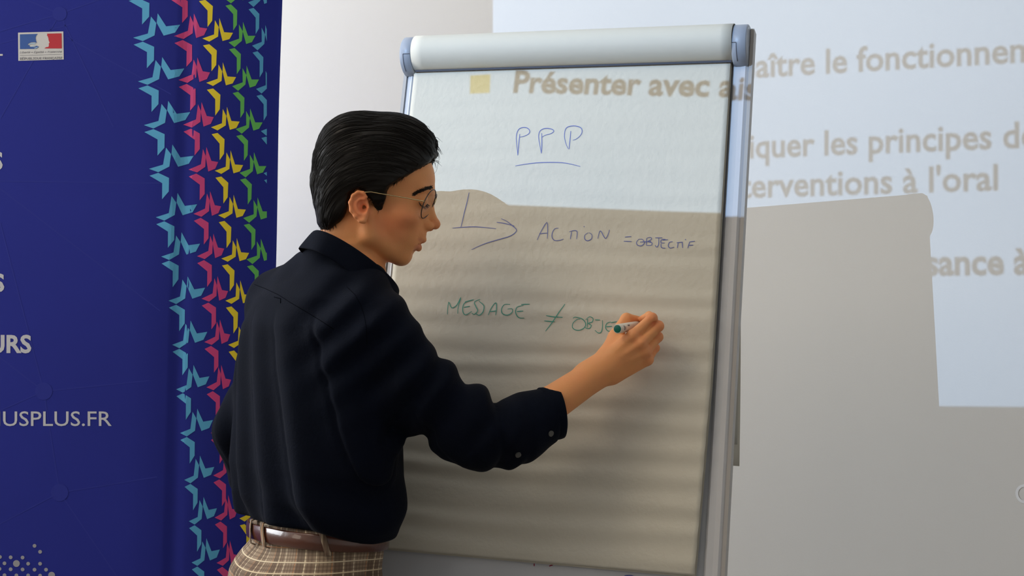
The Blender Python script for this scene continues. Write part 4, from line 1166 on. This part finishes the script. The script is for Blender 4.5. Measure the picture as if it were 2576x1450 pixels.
# belt
M_belt = mat('polished brown leather', (.085, .024, .012), .28, spec=.6, bump=.05, bscale=120, coat=.5, var=.3, vscale=9)
cB = (W(797, 1344, 2.77))
def belt_ring(z_off, ex): return [np.array([cB[0], cB[1], cB[2]+z_off])+TR*(.150+ex)*math.copysign(abs(math.cos(a))**(.91), math.cos(a))+TF*(.1025+ex)*math.copysign(abs(math.sin(a))**(.91), math.sin(a)) for a in np.linspace(0, 2*math.pi, 90, endpoint=False)]
def tilt(p): p = p.copy(); p[2] -= .048*(p[0]-cB[0]); return p
P = np.array([[tilt(belt_ring(z_, e)[i]) for z_, e in ((-.0138, .0035), (-.0138, .0062), (-.012, .0076), (0, .0086), (.012, .0076), (.0138, .0062), (.0138, .0035))] for i in range(90)])
b = MB(); b.grid(np.concatenate([P, P[:, :1]], 1), True); belt = b.make('belt', M_belt, tro, True)
for xs in (632, 659, 815, 957):
    b = MB(); pr = []
    zt, zb = .0215, -.0225
    best = None
    R9 = np.array([tilt(v) for v in belt_ring(0, .010)])
    # nearest camera-facing ring sample to that picture column
    def topx(v): w = v-C0; return 1288+FPX*(w@_r)/(w@_d)
    cand = [(abs(topx(v)-xs), i) for i, v in enumerate(R9) if (v-cB)@np.array([0, -1., 0]) > -.06]
    i = min(cand)[1]; v0 = R9[i]; n = v0-R9.mean(0); n[2] = 0; n /= np.linalg.norm(n); tg = np.cross(n, [0, 0, 1.])
    sk = .006
    path = [v0-n*.008+ZZ*zt+tg*0, v0-n*.001+ZZ*(zt-.002), v0+n*.0008+ZZ*.010, v0+n*.001-ZZ*.010, v0+n*.000+ZZ*(zb+.003), v0-n*.008+ZZ*zb]
    P = [[p_+tg*(w_+ (sk*(p_[2]-v0[2])/.02)) for w_ in (-.0052, .0052)] for p_ in path]
    b.grid(P); lo_ = b.make('belt_loop', M_plaid, tro, True); solidify(lo_, .0018, 0)
    n_v = len(lo_.data.vertices); wa2 = lo_.data.attributes.new('weave', 'FLOAT_VECTOR', 'POINT'); co_ = np.zeros(n_v*3, np.float32); lo_.data.vertices.foreach_get('co', co_); wa2.data.foreach_set('vector', (co_*1.3).astype(np.float32))
# shoes
M_shoe = mat('brown leather shoe', (.05, .022, .012), .4); M_sole = mat('dark sole', (.02, .018, .016), .7)
for an in (ankR, ankL):
    sh = SDF(); c = np.array([an[0], an[1], 0])
    sh.cone(c+ZZ*.09, c+ZZ*.05, .042, .040, .02); sh.cone(c+ZZ*.045-TF*.03, c+ZZ*.042+TF*.12, .038, .036, .02); sh.ell(c+TF*.15+ZZ*.035, (.075, .044, .030), np.stack([TF, TR, ZZ]), .02)
    sh.add(lambda p: .012-p[:, 2], c, 99, .003, 'i')
    Vs, Qs = sh.mesh(c+np.array([-.28, -.28, -.01]), c+np.array([.28, .28, .16]), .006); so = net_obj('shoe', Vs, Qs, M_shoe, person)
    b = MB(); b.prism([c+TF*(.06+.155*math.cos(a)-.01)+TR*.046*math.sin(a)*(1+.12*math.cos(a)) for a in np.linspace(0, 2*math.pi, 32, endpoint=False)], ZZ*.0145); b.make('sole', M_sole, so)

# ------------------------------------------------------------------ marker pen
M_mw = mat('white marker barrel', (.86, .82, .72), .35); M_mg = mat('green end plug', (.0, .17, .13), .4)
tip_ab = chart_ab(1624, 819); tip = CH(*tip_ab, wave(*tip_ab)+.0012)
end = W(1553, 828, 2.712); ax = (tip-end); Lm = np.linalg.norm(ax); ax /= Lm
marker = empty('marker_pen', tuple(end), 'white marker pen with green end plug held in the writing hand', 'marker')
def lathe(prof, name, mt, par):
    b = MB(); f1 = np.cross(ax, [0, 0, 1.]); f1 /= np.linalg.norm(f1); f2 = np.cross(f1, ax)
    b.grid([[end+ax*x+(f1*math.cos(a)+f2*math.sin(a))*r_ for x, r_ in prof] for a in np.linspace(0, 2*math.pi, 32, endpoint=False)], True); return b.make(name, mt, par, True), f1, f2
bar, f1, f2 = lathe([(.0005, .0068), (0, .0078), (.002, .0084), (.06, .0084), (Lm-.034, .0084), (Lm-.030, .0070), (Lm-.012, .0050), (Lm-.010, .0)], 'barrel', M_mw, marker)
lathe([(-.0005, 0), (-.0005, .0058), (.0, .0068), (.004, .0070)], 'end_plug', M_mg, marker)
lathe([(Lm-.011, .0032), (Lm-.004, .0026), (Lm-.0002, .0012), (Lm, 0)], 'nib', M_mg, marker)
b = MB()
def bpt(x, a, r_=.00855): return end+ax*x+(f1*math.cos(a)+f2*math.sin(a))*r_
tocam = C0-end; a0 = math.atan2(tocam@f2, tocam@f1)
for k_, (x0_, w_, da, ha) in enumerate(((.012, .003, .0, .5), (.017, .0022, -.1, .35), (.030, .010, .45, .08), (.030, .008, .25, .06))):
    P = [[bpt(x0_+w_*t, a0+da+ha*u) for u in np.linspace(-1, 1, 7)] for t in (0, .5, 1)]; b.grid(P)
b.make('printed_marks', M_et, bar)
